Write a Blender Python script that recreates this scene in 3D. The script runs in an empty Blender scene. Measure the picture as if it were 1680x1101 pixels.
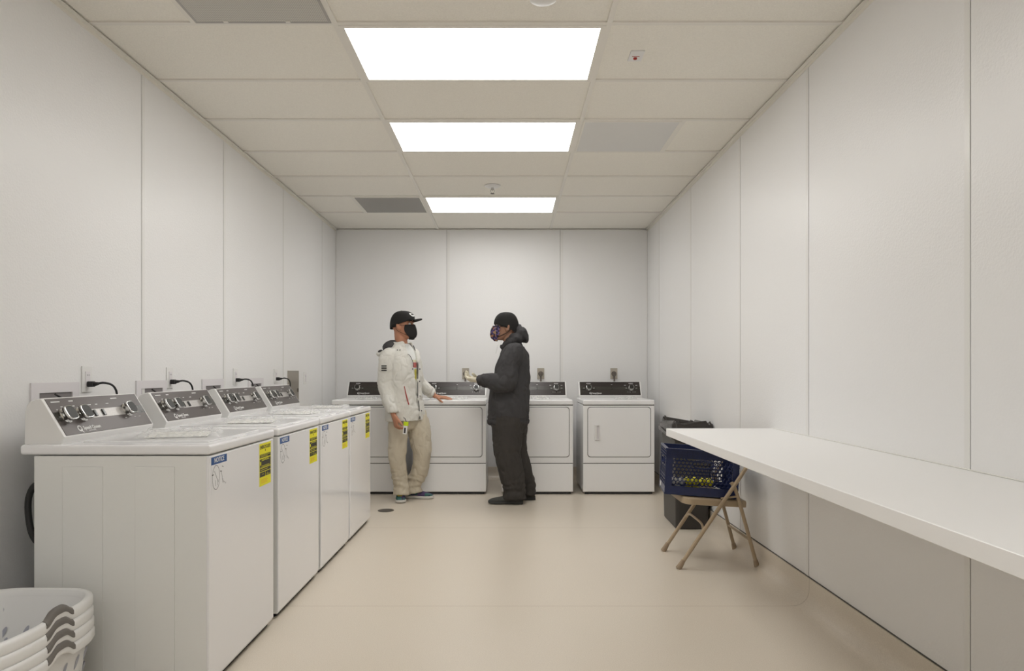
import bpy, bmesh, math, random
from mathutils import Vector, Matrix, noise
V = Vector
PI = math.pi
rnd = random.Random(7)
scene = bpy.context.scene
COL = scene.collection

# ------------------------------------------------------------------ camera, world, exposure
CAMH = 1.14
FPX = 1140.0
cam_d = bpy.data.cameras.new('camera')
cam = bpy.data.objects.new('camera', cam_d)
COL.objects.link(cam)
cam.location = (0, 0, CAMH)
cam.rotation_euler = (PI/2, 0, 0)
cam_d.sensor_width = 36
cam_d.lens = FPX/1680*36
cam_d.shift_x = 4/1680
cam_d.shift_y = 60.5/1680
cam_d.clip_start = 0.05
scene.camera = cam
scene.view_settings.view_transform = 'Standard'
scene.view_settings.look = 'None'
scene.view_settings.gamma = 1
scene.view_settings.use_curve_mapping = False
scene.view_settings.exposure = 0.0
w = bpy.data.worlds.new('world'); scene.world = w; w.use_nodes = True
w.node_tree.nodes['Background'].inputs[0].default_value = (0.9, 0.95, 1, 1)
w.node_tree.nodes['Background'].inputs[1].default_value = 0.1
PANEL_E = 8.1

# room (metres): X right, Y depth, Z up
XL, XR, YB, YF, ZC = -1.858, 1.473, 7.43, -1.9, 2.665
ROWS = [-1.76, -1.16, -0.56, 0.04, 0.64, 1.24, 1.84, 2.44, 3.042, 3.64, 4.205, 4.812, 5.424, 6.033, 6.644]
TX1, TX2 = -0.765, 0.437


def at(px, py, Y):
    return V(((px-836)*Y/FPX, Y, CAMH-(py-611)*Y/FPX))


# ------------------------------------------------------------------ materials
def new_mat(name):
    m = bpy.data.materials.new(name); m.use_nodes = True
    nt = m.node_tree
    return m, nt, nt.nodes['Principled BSDF']


def mat(name, col, rough=0.5, metal=0.0, bump=0.0, bscale=100.0, var=0.0, vscale=20.0, coat=0.0, sheen=0.0,
        stretch=None, detail=3.0, alpha=1.0, trans=0.0, ior=1.45):
    m, nt, b = new_mat(name)
    b.inputs['Base Color'].default_value = (*col, 1)
    b.inputs['Roughness'].default_value = rough
    b.inputs['Metallic'].default_value = metal
    b.inputs['Coat Weight'].default_value = coat
    b.inputs['Coat Roughness'].default_value = 0.1
    b.inputs['Sheen Weight'].default_value = sheen
    b.inputs['Alpha'].default_value = alpha
    b.inputs['Transmission Weight'].default_value = trans
    b.inputs['IOR'].default_value = ior
    tc = nt.nodes.new('ShaderNodeTexCoord')
    mp = nt.nodes.new('ShaderNodeMapping')
    if stretch: mp.inputs['Scale'].default_value = stretch
    nt.links.new(tc.outputs['Object'], mp.inputs[0])
    n2 = nt.nodes.new('ShaderNodeTexNoise'); n2.inputs['Scale'].default_value = vscale
    n2.inputs['Detail'].default_value = 4
    nt.links.new(mp.outputs[0], n2.inputs['Vector'])
    mx = nt.nodes.new('ShaderNodeMix'); mx.data_type = 'RGBA'
    mx.inputs['A'].default_value = (*[c*(1-var) for c in col], 1)
    mx.inputs['B'].default_value = (*[min(1, c*(1+var)) for c in col], 1)
    nt.links.new(n2.outputs['Fac'], mx.inputs['Factor'])
    nt.links.new(mx.outputs['Result'], b.inputs['Base Color'])
    if bump > 0:
        n = nt.nodes.new('ShaderNodeTexNoise'); n.inputs['Scale'].default_value = bscale
        n.inputs['Detail'].default_value = detail
        nt.links.new(mp.outputs[0], n.inputs['Vector'])
        bp = nt.nodes.new('ShaderNodeBump'); bp.inputs['Strength'].default_value = bump
        bp.inputs['Distance'].default_value = 0.01
        nt.links.new(n.outputs['Fac'], bp.inputs['Height'])
        nt.links.new(bp.outputs[0], b.inputs['Normal'])
    return m


def floor_mat():
    m, nt, b = new_mat('speckled_resin_floor')
    tc = nt.nodes.new('ShaderNodeTexCoord')
    def nz(scale, det):
        n = nt.nodes.new('ShaderNodeTexNoise'); n.inputs['Scale'].default_value = scale
        n.inputs['Detail'].default_value = det
        nt.links.new(tc.outputs['Object'], n.inputs['Vector']); return n
    fine = nz(260, 2); big = nz(1.3, 3)
    r1 = nt.nodes.new('ShaderNodeValToRGB')
    r1.color_ramp.elements[0].position = 0.33; r1.color_ramp.elements[0].color = (0.655, 0.58, 0.48, 1)
    r1.color_ramp.elements[1].position = 0.62; r1.color_ramp.elements[1].color = (0.745, 0.67, 0.565, 1)
    nt.links.new(fine.outputs['Fac'], r1.inputs[0])
    mx = nt.nodes.new('ShaderNodeMix'); mx.data_type = 'RGBA'; mx.blend_type = 'MULTIPLY'
    mx.inputs['Factor'].default_value = 1
    r2 = nt.nodes.new('ShaderNodeValToRGB')
    r2.color_ramp.elements[0].position = 0.2; r2.color_ramp.elements[0].color = (0.97, 0.965, 0.955, 1)
    r2.color_ramp.elements[1].position = 0.8; r2.color_ramp.elements[1].color = (1, 1, 1, 1)
    nt.links.new(big.outputs['Fac'], r2.inputs[0])
    nt.links.new(r1.outputs[0], mx.inputs['A']); nt.links.new(r2.outputs[0], mx.inputs['B'])
    # seams across the room
    sep = nt.nodes.new('ShaderNodeSeparateXYZ'); nt.links.new(tc.outputs['Object'], sep.inputs[0])
    last = mx.outputs['Result']
    for y in (5.10, 3.39, 1.68, -0.03):
        c = nt.nodes.new('ShaderNodeMath'); c.operation = 'COMPARE'
        c.inputs[1].default_value = y; c.inputs[2].default_value = 0.0024
        nt.links.new(sep.outputs['Y'], c.inputs[0])
        k = nt.nodes.new('ShaderNodeMix'); k.data_type = 'RGBA'
        k.inputs['B'].default_value = (0.3, 0.22, 0.15, 1)
        ml = nt.nodes.new('ShaderNodeMath'); ml.operation = 'MULTIPLY'; ml.inputs[1].default_value = 0.55
        nt.links.new(c.outputs[0], ml.inputs[0])
        nt.links.new(ml.outputs[0], k.inputs['Factor']); nt.links.new(last, k.inputs['A'])
        last = k.outputs['Result']
    nt.links.new(last, b.inputs['Base Color'])
    rr = nt.nodes.new('ShaderNodeMapRange')
    rr.inputs['To Min'].default_value = 0.285; rr.inputs['To Max'].default_value = 0.33
    nt.links.new(big.outputs['Fac'], rr.inputs['Value']); nt.links.new(rr.outputs[0], b.inputs['Roughness'])
    bp = nt.nodes.new('ShaderNodeBump'); bp.inputs['Strength'].default_value = 0.04
    bp.inputs['Distance'].default_value = 0.001
    n3 = nz(120, 2)
    nt.links.new(n3.outputs['Fac'], bp.inputs['Height']); nt.links.new(bp.outputs[0], b.inputs['Normal'])
    return m


def perf_mat(name, col, dark, scale, mixt):
    m, nt, b = new_mat(name)
    tc = nt.nodes.new('ShaderNodeTexCoord')
    vo = nt.nodes.new('ShaderNodeTexVoronoi'); vo.inputs['Scale'].default_value = scale
    vo.inputs['Randomness'].default_value = 0.0
    nt.links.new(tc.outputs['Object'], vo.inputs['Vector'])
    r = nt.nodes.new('ShaderNodeValToRGB')
    r.color_ramp.elements[0].position = 0.28; r.color_ramp.elements[0].color = (*dark, 1)
    r.color_ramp.elements[1].position = 0.4; r.color_ramp.elements[1].color = (*col, 1)
    nt.links.new(vo.outputs['Distance'], r.inputs[0]); nt.links.new(r.outputs[0], b.inputs['Base Color'])
    b.inputs['Roughness'].default_value = 0.5
    b.inputs['Alpha'].default_value = 1-mixt
    return m


def emit_mat(name, col, s):
    m, nt, b = new_mat(name)
    b.inputs['Base Color'].default_value = (0.9, 0.9, 0.9, 1)
    b.inputs['Emission Color'].default_value = (*col, 1)
    b.inputs['Emission Strength'].default_value = s
    return m


def pattern_mat(name, cols, scale):
    m, nt, b = new_mat(name)
    tc = nt.nodes.new('ShaderNodeTexCoord')
    vo = nt.nodes.new('ShaderNodeTexVoronoi'); vo.inputs['Scale'].default_value = scale
    nt.links.new(tc.outputs['Object'], vo.inputs['Vector'])
    sp = nt.nodes.new('ShaderNodeSeparateColor'); nt.links.new(vo.outputs['Color'], sp.inputs[0])
    r = nt.nodes.new('ShaderNodeValToRGB'); r.color_ramp.interpolation = 'CONSTANT'
    els = r.color_ramp.elements
    els[0].color = (*cols[0], 1); els[1].position = 1/len(cols); els[1].color = (*cols[1], 1)
    for i in range(2, len(cols)):
        e = els.new(i/len(cols)); e.color = (*cols[i], 1)
    nt.links.new(sp.outputs[0], r.inputs[0]); nt.links.new(r.outputs[0], b.inputs['Base Color'])
    b.inputs['Roughness'].default_value = 0.75
    return m


M = {}
M['wall'] = mat('pebbled_wall_panel', (0.86, 0.853, 0.842), 0.34, bump=0.12, bscale=130, detail=1.5)
M['wall_core'] = mat('wall_core', (0.25, 0.24, 0.22), 0.8)
M['strip'] = mat('wall_strip', (0.82, 0.81, 0.785), 0.3)
M['floor'] = floor_mat()
M['cove'] = mat('cove_resin', (0.68, 0.585, 0.46), 0.35, var=0.18, vscale=260, bump=0.1, bscale=120)
M['tile'] = mat('ceiling_tile', (0.92, 0.885, 0.805), 0.9, var=0.09, vscale=170, bump=0.35, bscale=150, detail=5)
M['tee'] = mat('ceiling_tee', (0.85, 0.82, 0.75), 0.45)
M['panel'] = emit_mat('lit_diffuser', (1.0, 0.99, 0.975), PANEL_E)
M['enamel'] = mat('white_enamel', (0.89, 0.885, 0.89), 0.16, coat=0.3)
M['enamel_side'] = mat('white_painted_steel', (0.83, 0.83, 0.80), 0.32, bump=0.03, bscale=160)
M['dryer_white'] = mat('dryer_white', (0.92, 0.915, 0.91), 0.25, bump=0.02, bscale=160)
M['plastic_white'] = mat('white_plastic', (0.83, 0.82, 0.8), 0.35)
M['box_white'] = mat('white_recess_box', (0.78, 0.75, 0.76), 0.4)
M['box_dark'] = mat('recess_grey', (0.22, 0.20, 0.20), 0.6)
M['fascia'] = mat('brown_grey_fascia', (0.095, 0.08, 0.074), 0.3, metal=0.2, var=0.1, vscale=3)
M['fascia_band'] = mat('dark_band', (0.055, 0.052, 0.045), 0.25, metal=0.2)
M['fascia_dim'] = mat('dim_reflection_fascia', (0.042, 0.035, 0.032), 0.3, metal=0.2)  # dryer fascia: darker reflections put into the base colour
M['silver_band'] = mat('silver_band', (0.52, 0.5, 0.48), 0.33, metal=0.45)
M['ink'] = mat('white_print', (0.82, 0.82, 0.8), 0.5)
M['chrome'] = mat('chrome', (0.66, 0.66, 0.65), 0.1, metal=1.0)
M['black_gloss'] = mat('black_gloss', (0.02, 0.02, 0.017), 0.16)
M['knob_black'] = mat('knob_black', (0.018, 0.018, 0.014), 0.42)
M['black'] = mat('black_rubber', (0.018, 0.018, 0.018), 0.5)
M['seam'] = mat('dark_seam', (0.10, 0.095, 0.085), 0.7)
M['blue_label'] = mat('blue_label', (0.02, 0.085, 0.27), 0.5)
M['yellow'] = mat('yellow_label', (0.83, 0.77, 0.02), 0.5)
M['label_black'] = mat('label_black', (0.03, 0.028, 0.02), 0.5)
M['label_orange'] = mat('label_orange', (0.75, 0.45, 0.03), 0.5)
M['film'] = mat('clear_film', (0.92, 0.92, 0.91), 0.16, alpha=0.32, bump=0.3, bscale=20)
M['paper'] = mat('paper', (0.86, 0.85, 0.80), 0.6)
M['steel'] = mat('brushed_steel', (0.46, 0.42, 0.36), 0.33, metal=0.85)
M['steel_dark'] = mat('dark_steel', (0.16, 0.14, 0.12), 0.4, metal=0.5)
M['counter'] = mat('white_laminate', (0.91, 0.90, 0.885), 0.36, bump=0.02, bscale=200)
M['tan'] = mat('tan_chair_paint', (0.42, 0.325, 0.215), 0.4)
M['tan_rubber'] = mat('tan_rubber', (0.33, 0.25, 0.17), 0.7)
M['crate'] = mat('blue_crate_plastic', (0.018, 0.027, 0.085), 0.26, var=0.15, vscale=30)
M['bin'] = mat('dark_bin_plastic', (0.04, 0.036, 0.033), 0.45)
M['bag'] = mat('black_bag_plastic', (0.035, 0.03, 0.026), 0.25, bump=0.6, bscale=30)
M['basket'] = mat('white_basket_plastic', (0.84, 0.835, 0.82), 0.34)
M['grip'] = mat('grey_grip', (0.17, 0.155, 0.14), 0.55)
M['leafhole'] = mat('leaf_hole', (0.42, 0.43, 0.49), 0.6)
M['skin1'] = mat('skin_a', (0.50, 0.235, 0.14), 0.55, var=0.1, vscale=25)
M['skin2'] = mat('skin_b', (0.34, 0.18, 0.115), 0.5, var=0.1, vscale=25)
M['jacket'] = mat('white_jacket_cloth', (0.74, 0.725, 0.67), 0.75, bump=0.5, bscale=22, detail=5)
M['shirt'] = mat('white_tee', (0.8, 0.81, 0.78), 0.8)
M['lining'] = mat('grey_lining', (0.075, 0.072, 0.075), 0.8)
M['khaki'] = mat('cream_trousers', (0.60, 0.535, 0.42), 0.85, bump=0.5, bscale=18, detail=5)
M['hoodie'] = mat('charcoal_hoodie', (0.052, 0.050, 0.052), 0.9, bump=0.7, bscale=14, detail=5)
M['dark_pants'] = mat('dark_trousers', (0.046, 0.041, 0.037), 0.9, bump=0.7, bscale=18, detail=5)
M['cap'] = mat('black_cap', (0.013, 0.012, 0.012), 0.8)
M['mask'] = mat('black_mask', (0.016, 0.015, 0.015), 0.8)
M['mask2'] = pattern_mat('patterned_mask', [(0.03, 0.02, 0.06), (0.07, 0.05, 0.18), (0.02, 0.015, 0.03), (0.35, 0.13, 0.07), (0.14, 0.11, 0.27), (0.4, 0.25, 0.14), (0.02, 0.015, 0.05)], 75)
M['beanie'] = mat('black_beanie', (0.018, 0.017, 0.016), 0.9, bump=0.4, bscale=200)
M['glove'] = mat('cream_glove', (0.68, 0.63, 0.50), 0.7, bump=0.4, bscale=60)
M['shoe_pattern'] = pattern_mat('patterned_canvas', [(0.05, 0.03, 0.09), (0.02, 0.09, 0.08), (0.07, 0.045, 0.12), (0.04, 0.12, 0.11), (0.03, 0.03, 0.06)], 30)
M['shoe_sole'] = mat('white_sole', (0.7, 0.68, 0.64), 0.6)
M['sock'] = mat('yellow_sock', (0.45, 0.33, 0.04), 0.8)
M['shoe_dark'] = mat('grey_shoe', (0.06, 0.06, 0.055), 0.7)
M['shoe_dark_sole'] = mat('grey_sole', (0.045, 0.045, 0.042), 0.7)
M['red'] = mat('red_trim', (0.4, 0.03, 0.02), 0.6)
M['lime'] = mat('lime_plastic', (0.62, 0.8, 0.02), 0.5)
M['eye'] = mat('eye_white', (0.7, 0.68, 0.65), 0.3)
M['iris'] = mat('iris', (0.03, 0.015, 0.01), 0.2)
M['hair'] = mat('short_dark_hair', (0.025, 0.018, 0.014), 0.8)
M['drain'] = mat('drain_metal', (0.13, 0.115, 0.095), 0.4, metal=0.6)
M['print_pink'] = mat('print_red', (0.55, 0.16, 0.14), 0.8)
M['print_yellow'] = mat('print_yellow', (0.62, 0.55, 0.1), 0.8)
M['print_pale'] = mat('print_pale', (0.75, 0.72, 0.5), 0.8)
M['vent_perf'] = perf_mat('perforated_return', (0.62, 0.60, 0.55), (0.12, 0.11, 0.10), 130, 0.0)
M['vent_face'] = perf_mat('perforated_supply', (0.86, 0.85, 0.82), (0.68, 0.67, 0.65), 240, 0.14)
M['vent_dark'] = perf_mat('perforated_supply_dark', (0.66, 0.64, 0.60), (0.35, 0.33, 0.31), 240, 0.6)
M['plenum'] = mat('plenum_grey', (0.45, 0.43, 0.41), 0.7)
M['plenum_dark'] = mat('plenum_dark', (0.1, 0.09, 0.085), 0.8)
M['plenum_mid'] = mat('plenum_neck', (0.2, 0.18, 0.17), 0.8)


# ------------------------------------------------------------------ mesh helpers
def finish(name, bm, m, parent=None, smooth=False, loc=None, ang=35):
    bmesh.ops.recalc_face_normals(bm, faces=bm.faces[:])
    me = bpy.data.meshes.new(name); bm.to_mesh(me); bm.free()
    return mesh_obj(name, me, m, parent, smooth, ang)


def mesh_obj(name, me, m, parent=None, smooth=False, ang=35):
    if m is not None:
        me.materials.clear(); me.materials.append(m)
    o = bpy.data.objects.new(name, me); COL.objects.link(o)
    if smooth:
        me.polygons.foreach_set('use_smooth', [True]*len(me.polygons))
        if ang < 180:
            me.set_sharp_from_angle(angle=math.radians(ang))
            wn = o.modifiers.new('weighted', 'WEIGHTED_NORMAL'); wn.keep_sharp = True; wn.weight = 100
        me.update()
    if parent is not None: o.parent = parent
    return o


def tag(o, label=None, cat=None, group=None, kind=None):
    if label: o['label'] = label
    if cat: o['category'] = cat
    if group: o['group'] = group
    if kind: o['kind'] = kind
    return o


def thing(name, label, cat, loc=(0, 0, 0), rz=0.0, group=None):
    o = bpy.data.objects.new(name, None); COL.objects.link(o)
    o.empty_display_size = 0.05
    o.location = loc; o.rotation_euler = (0, 0, rz)
    return tag(o, label, cat, group)


def struct(name, bm, m, smooth=False):
    return tag(finish(name, bm, m, None, smooth), kind='structure')


def copy_tree(o, parent=None, loc=None, rz=None, label=None, depth=0):
    c = o.copy(); COL.objects.link(c)
    if parent is not None:
        c.parent = parent
        c.matrix_parent_inverse = o.matrix_parent_inverse.copy()
    if loc is not None: c.location = loc
    if rz is not None: c.rotation_euler = (0, 0, rz)
    if label: c['label'] = label
    for ch in list(o.children): copy_tree(ch, c)
    return c


def box(bm, lo, hi, mtx=None):
    r = bmesh.ops.create_cube(bm, size=1)
    lo, hi = V(lo), V(hi)
    for v in r['verts']:
        v.co = V([(lo[i]+hi[i])/2 + v.co[i]*(hi[i]-lo[i]) for i in range(3)])
        if mtx is not None: v.co = mtx @ v.co
    return r['verts']


def rbox(bm, lo, hi, r=0.01, seg=3, mtx=None, vertical_only=False):
    t = bmesh.new()
    box(t, lo, hi)
    if vertical_only:
        ed = [e for e in t.edges if abs((e.verts[0].co-e.verts[1].co).normalized().z) > 0.9]
    else:
        ed = t.edges[:]
    bmesh.ops.bevel(t, geom=ed, offset=r, segments=seg, affect='EDGES', profile=0.5)
    merge(bm, t, mtx)


def merge(bm, t, mtx=None):
    mp = {}
    for v in t.verts: mp[v] = bm.verts.new(mtx @ v.co if mtx is not None else v.co)
    for f in t.faces:
        try: bm.faces.new([mp[v] for v in f.verts])
        except ValueError: pass
    t.free()


def loft(bm, rings, cap=True, closed=True):
    vs = [[bm.verts.new(p) for p in r] for r in rings]
    n = len(vs[0])
    for a, b in zip(vs, vs[1:]):
        for i in range(n if closed else n-1):
            j = (i+1) % n
            bm.faces.new((a[i], a[j], b[j], b[i]))
    if cap:
        bm.faces.new(vs[0][::-1]); bm.faces.new(vs[-1])
    return vs


def cyl(bm, p0, p1, r0, r1=None, n=16, cap=True):
    r1 = r0 if r1 is None else r1
    tube(bm, [p0, p1], [r0, r1], n, cap=cap, interp=0)


def catmull(pts, k):
    if k <= 1 or len(pts) < 3: 
        if k <= 1: return [p.copy() for p in pts]
    out = []
    P = [pts[0]*2-pts[1]] + list(pts) + [pts[-1]*2-pts[-2]]
    for i in range(1, len(P)-2):
        for j in range(k):
            t = j/k
            a, b, c, d = P[i-1], P[i], P[i+1], P[i+2]
            out.append(0.5*((2*b)+(c-a)*t+(2*a-5*b+4*c-d)*t*t+(3*b-a-3*c+d)*t**3))
    out.append(pts[-1].copy())
    return out


def tube(bm, pts, radii, n=12, cap=True, interp=4, flat=None, up=None):
    """swept tube; radii numbers or (a, b); up = direction of the a radius"""
    pts = [V(p) for p in pts]
    if not isinstance(radii, (list, tuple)) or (len(radii) != len(pts)): radii = [radii]*len(pts)
    rr = [V((r, r, 0)) if not isinstance(r, (tuple, list)) else V((r[0], r[1], 0)) for r in radii]
    if interp > 1 and len(pts) > 2:
        pts = catmull(pts, interp); rr = catmull(rr, interp)
    rings = []
    prev = V(up) if up is not None else None
    for i, p in enumerate(pts):
        t = (pts[min(i+1, len(pts)-1)]-pts[max(i-1, 0)]).normalized()
        if prev is None:
            prev = V((0, 0, 1)) if abs(t.z) < 0.9 else V((1, 0, 0))
        base = V(up) if up is not None else prev
        a = (base-t*base.dot(t))
        if a.length < 1e-4: a = t.orthogonal()
        a.normalize(); b = t.cross(a).normalized(); prev = a
        rings.append([p+a*math.cos(2*PI*k/n)*max(rr[i].x, 1e-4)+b*math.sin(2*PI*k/n)*max(rr[i].y, 1e-4) for k in range(n)])
    loft(bm, rings, cap)


def lathe(bm, prof, n=24, mtx=None, cap=True):
    rings = [[V((r*math.cos(2*PI*k/n), r*math.sin(2*PI*k/n), z)) for k in range(n)] for r, z in prof]
    if mtx is not None: rings = [[mtx @ p for p in r] for r in rings]
    loft(bm, rings, cap)


def ellipsoid(bm, c, r, mtx=None, n=16):
    t = bmesh.new()
    bmesh.ops.create_uvsphere(t, u_segments=n, v_segments=max(6, n//2), radius=1)
    for v in t.verts:
        q = V((v.co.x*r[0], v.co.y*r[1], v.co.z*r[2]))
        v.co = (mtx @ q if mtx is not None else q)+V(c)
    merge(bm, t)


def fuse(bm, voxel, smooth=3, disp=None):
    """union by voxel remesh + smoothing, returns mesh"""
    bmesh.ops.recalc_face_normals(bm, faces=bm.faces[:])
    me = bpy.data.meshes.new('tmp'); bm.to_mesh(me); bm.free()
    o = bpy.data.objects.new('tmp', me); COL.objects.link(o)
    md = o.modifiers.new('r', 'REMESH'); md.mode = 'VOXEL'; md.voxel_size = voxel
    if smooth:
        sm = o.modifiers.new('s', 'SMOOTH'); sm.iterations = smooth; sm.factor = 0.5
    dg = bpy.context.evaluated_depsgraph_get(); dg.update()
    out = bpy.data.meshes.new_from_object(o.evaluated_get(dg))
    bpy.data.objects.remove(o); bpy.data.meshes.remove(me)
    if disp:
        n = [v.normal.copy() for v in out.vertices]
        for v, nn in zip(out.vertices, n):
            v.co += nn*disp(v.co)
    return out


def text_mesh(s, size, bold=0.0, align='CENTER'):
    c = bpy.data.curves.new('t', 'FONT'); c.body = s; c.size = size
    c.align_x = align; c.align_y = 'CENTER'; c.offset = bold; c.extrude = 0.0002; c.resolution_u = 3
    o = bpy.data.objects.new('t', c); COL.objects.link(o)
    dg = bpy.context.evaluated_depsgraph_get(); dg.update()
    me = bpy.data.meshes.new_from_object(o.evaluated_get(dg))
    bpy.data.objects.remove(o); bpy.data.curves.remove(c)
    return me


def add_text(bm, s, size, mtx, bold=0.0, align='CENTER', sx=1.0):
    me = text_mesh(s, size, bold, align)
    t = bmesh.new(); t.from_mesh(me); bpy.data.meshes.remove(me)
    for v in t.verts: v.co.x *= sx
    merge(bm, t, mtx)


def frame_mtx(o, u, v):
    u, v = V(u).normalized(), V(v).normalized(); n = u.cross(v)
    return Matrix(((u.x, v.x, n.x, o[0]), (u.y, v.y, n.y, o[1]), (u.z, v.z, n.z, o[2]), (0, 0, 0, 1)))


# ------------------------------------------------------------------ room shell
bm = bmesh.new(); box(bm, (XL-0.3, YF-0.3, -0.1), (XR+0.3, YB+0.3, 0))
struct('floor', bm, M['floor'])
bm = bmesh.new(); box(bm, (XL-0.3, YF-0.3, ZC+0.008), (XR+0.3, YB+0.3, ZC+0.1))
struct('ceiling', bm, M['tile'])


def wall_x(name, X, side, seams):
    bm = bmesh.new()
    box(bm, (X if side > 0 else X-0.15, YF-0.15, -0.02), (X+0.15 if side > 0 else X, YB+0.15, ZC+0.05))
    o = struct(name+'_core', bm, M['wall_core']); o.name = 'trim_core' 
    return o


def build_wall(name, seams, lo, hi, horiz):
    """wall of butted panels standing off a dark core; gaps are the seams"""
    bm = bmesh.new()
    edges = [lo]+list(seams)+[hi]
    for a, b in zip(edges, edges[1:]):
        horiz(bm, a+(0.0018 if a != lo else 0), b-(0.0018 if b != hi else 0))
    return struct(name, bm, M['wall'])


LS = [-1.24, -0.05, 1.14, 2.31, 3.507, 4.51, 5.694, 6.877]
RS = [-1.39, -0.19, 1.01, 2.22, 3.42, 4.43, 5.635, 6.83]
BS = [-0.671, 0.541]
build_wall('wall_left', LS, YF, YB, lambda bm, a, b: box(bm, (XL-0.004, a, 0.0), (XL, b, ZC+0.008)))
build_wall('wall_right', RS, YF, YB, lambda bm, a, b: box(bm, (XR, a, 0.0), (XR+0.004, b, ZC+0.008)))
build_wall('wall_back', BS, XL, XR, lambda bm, a, b: box(bm, (a, YB, 0.0), (b, YB+0.004, ZC+0.008)))
build_wall('wall_front', [-0.6, 0.6], XL, XR, lambda bm, a, b: box(bm, (a, YF-0.004, 0.0), (b, YF, ZC+0.008)))
bm = bmesh.new()
box(bm, (XL-0.1, YF-0.1, -0.02), (XL-0.0045, YB+0.1, ZC+0.03)); box(bm, (XR+0.0045, YF-0.1, -0.02), (XR+0.1, YB+0.1, ZC+0.03))
box(bm, (XL, YB+0.0045, -0.02), (XR, YB+0.1, ZC+0.03)); box(bm, (XL, YF-0.1, -0.02), (XR, YF-0.0045, ZC+0.03))
struct('trim_1', bm, M['wall_core'])
k = 2
for X, ss, sg in ((XL, LS, 1), (XR, RS, -1)):
    for s in ss:
        bm = bmesh.new()
        rbox(bm, (min(X, X+sg*0.0018), s+0.0018, 0.135), (max(X, X+sg*0.0018), s+0.030, ZC-0.02), 0.0008, 1)
        struct('trim_%d' % k, bm, M['strip']); k += 1
for s in BS:
    bm = bmesh.new(); rbox(bm, (s+0.0018, YB-0.0018, 0.135), (s+0.030, YB, ZC-0.02), 0.0008, 1)
    struct('trim_%d' % k, bm, M['strip']); k += 1
# corner mouldings
for X in (XL, XR):
    sg = 1 if X < 0 else -1
    bm = bmesh.new(); rbox(bm, (min(X, X+sg*0.012), YB-0.012, 0.135), (max(X, X+sg*0.012), YB, ZC-0.02), 0.004, 2)
    struct('trim_%d' % k, bm, M['strip']); k += 1


# cove base: profile curve rising from the floor
def cove(name, place, a, b):
    prof = [(0.13, 0.0006)]
    for i in range(9):
        t = i/8*PI/2
        prof.append((0.085-0.085*math.sin(t), 0.0006+0.085-0.085*math.cos(t)+0.0))
    prof = [(0.12, 0.0003), (0.10, 0.0012)]
    R = 0.075
    for i in range(9):
        t = i/8*PI/2
        prof.append((0.012+R-R*math.sin(t), 0.0016+R-R*math.cos(t)))
    prof += [(0.010, 0.128), (0.0075, 0.132), (0.001, 0.132)]
    bm = bmesh.new()
    loft(bm, [[V(place(d, z, a)) for d, z in prof], [V(place(d, z, b)) for d, z in prof]], cap=False, closed=False)
    return struct(name, bm, M['floor'], True)


cove('baseboard_left', lambda d, z, t: (XL+d, t, z), YF, YB)
cove('baseboard_right', lambda d, z, t: (XR-d, t, z), YF, YB)
cove('baseboard_back', lambda d, z, t: (t, YB-d, z), XL, XR)
cove('baseboard_front', lambda d, z, t: (t, YF+d, z), XL, XR)
# dark reveal above the cove
for X, sg in ((XL, 1), (XR, -1)):
    bm = bmesh.new(); box(bm, (min(X, X+sg*0.0035), YF, 0.131), (max(X, X+sg*0.0035), YB, 0.1365))
    struct('trim_%d' % k, bm, M['seam']); k += 1
# ceiling grid
bm = bmesh.new()
for X in (TX1, TX2):
    box(bm, (X-0.012, YF, ZC), (X+0.012, YB, ZC+0.012))
struct('trim_%d' % k, bm, M['tee']); k += 1
bm = bmesh.new()
for y in ROWS:
    for a, b in ((XL, TX1-0.012), (TX1+0.012, TX2-0.012), (TX2+0.012, XR)):
        box(bm, (a, y-0.012, ZC+0.0004), (b, y+0.012, ZC+0.012))
for X, r in ((-1.379, 7), (1.06, 10), (-1.379, 13)):
    box(bm, (X-0.012, ROWS[r]+0.012, ZC+0.0003), (X+0.012, ROWS[r+1]-0.012, ZC+0.012))
struct('trim_%d' % k, bm, M['tee']); k += 1
bm = bmesh.new()
box(bm, (XL, YF, ZC-0.003), (XL+0.022, YB, ZC+0.0)); box(bm, (XR-0.022, YF, ZC-0.003), (XR, YB, ZC))
box(bm, (XL, YB-0.022, ZC-0.003), (XR, YB, ZC)); box(bm, (XL, YF, ZC-0.003), (XR, YF+0.022, ZC))
box(bm, (XL, YF, ZC-0.022), (XL+0.002, YB, ZC-0.003)); box(bm, (XR-0.002, YF, ZC-0.022), (XR, YB, ZC-0.003))
struct('trim_%d' % k, bm, M['tee']); k += 1


# ------------------------------------------------------------------ ceiling lights
def ceiling_light(r, label):
    y0, y1 = ROWS[r]+0.012, ROWS[r+1]-0.012
    x0, x1 = TX1+0.012, TX2-0.012
    cx, cy = (x0+x1)/2, (y0+y1)/2
    t = thing('ceiling_light', label, 'light', (cx, cy, ZC))
    hx, hy = (x1-x0)/2, (y1-y0)/2
    bm = bmesh.new()
    fr = 0.022
    box(bm, (-hx, -hy, -0.002), (hx, -hy+fr, 0.008)); box(bm, (-hx, hy-fr*0.5, -0.002), (hx, hy, 0.008))
    box(bm, (-hx, -hy+fr, -0.002), (-hx+fr, hy-fr*0.5, 0.008)); box(bm, (hx-fr, -hy+fr, -0.002), (hx, hy-fr*0.5, 0.008))
    finish('frame', bm, M['tee'], t)
    bm = bmesh.new(); box(bm, (-hx+fr, -hy+fr, 0.0005), (hx-fr, hy-fr*0.5, 0.006))
    finish('diffuser', bm, M['panel'], t)
    return t


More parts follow.
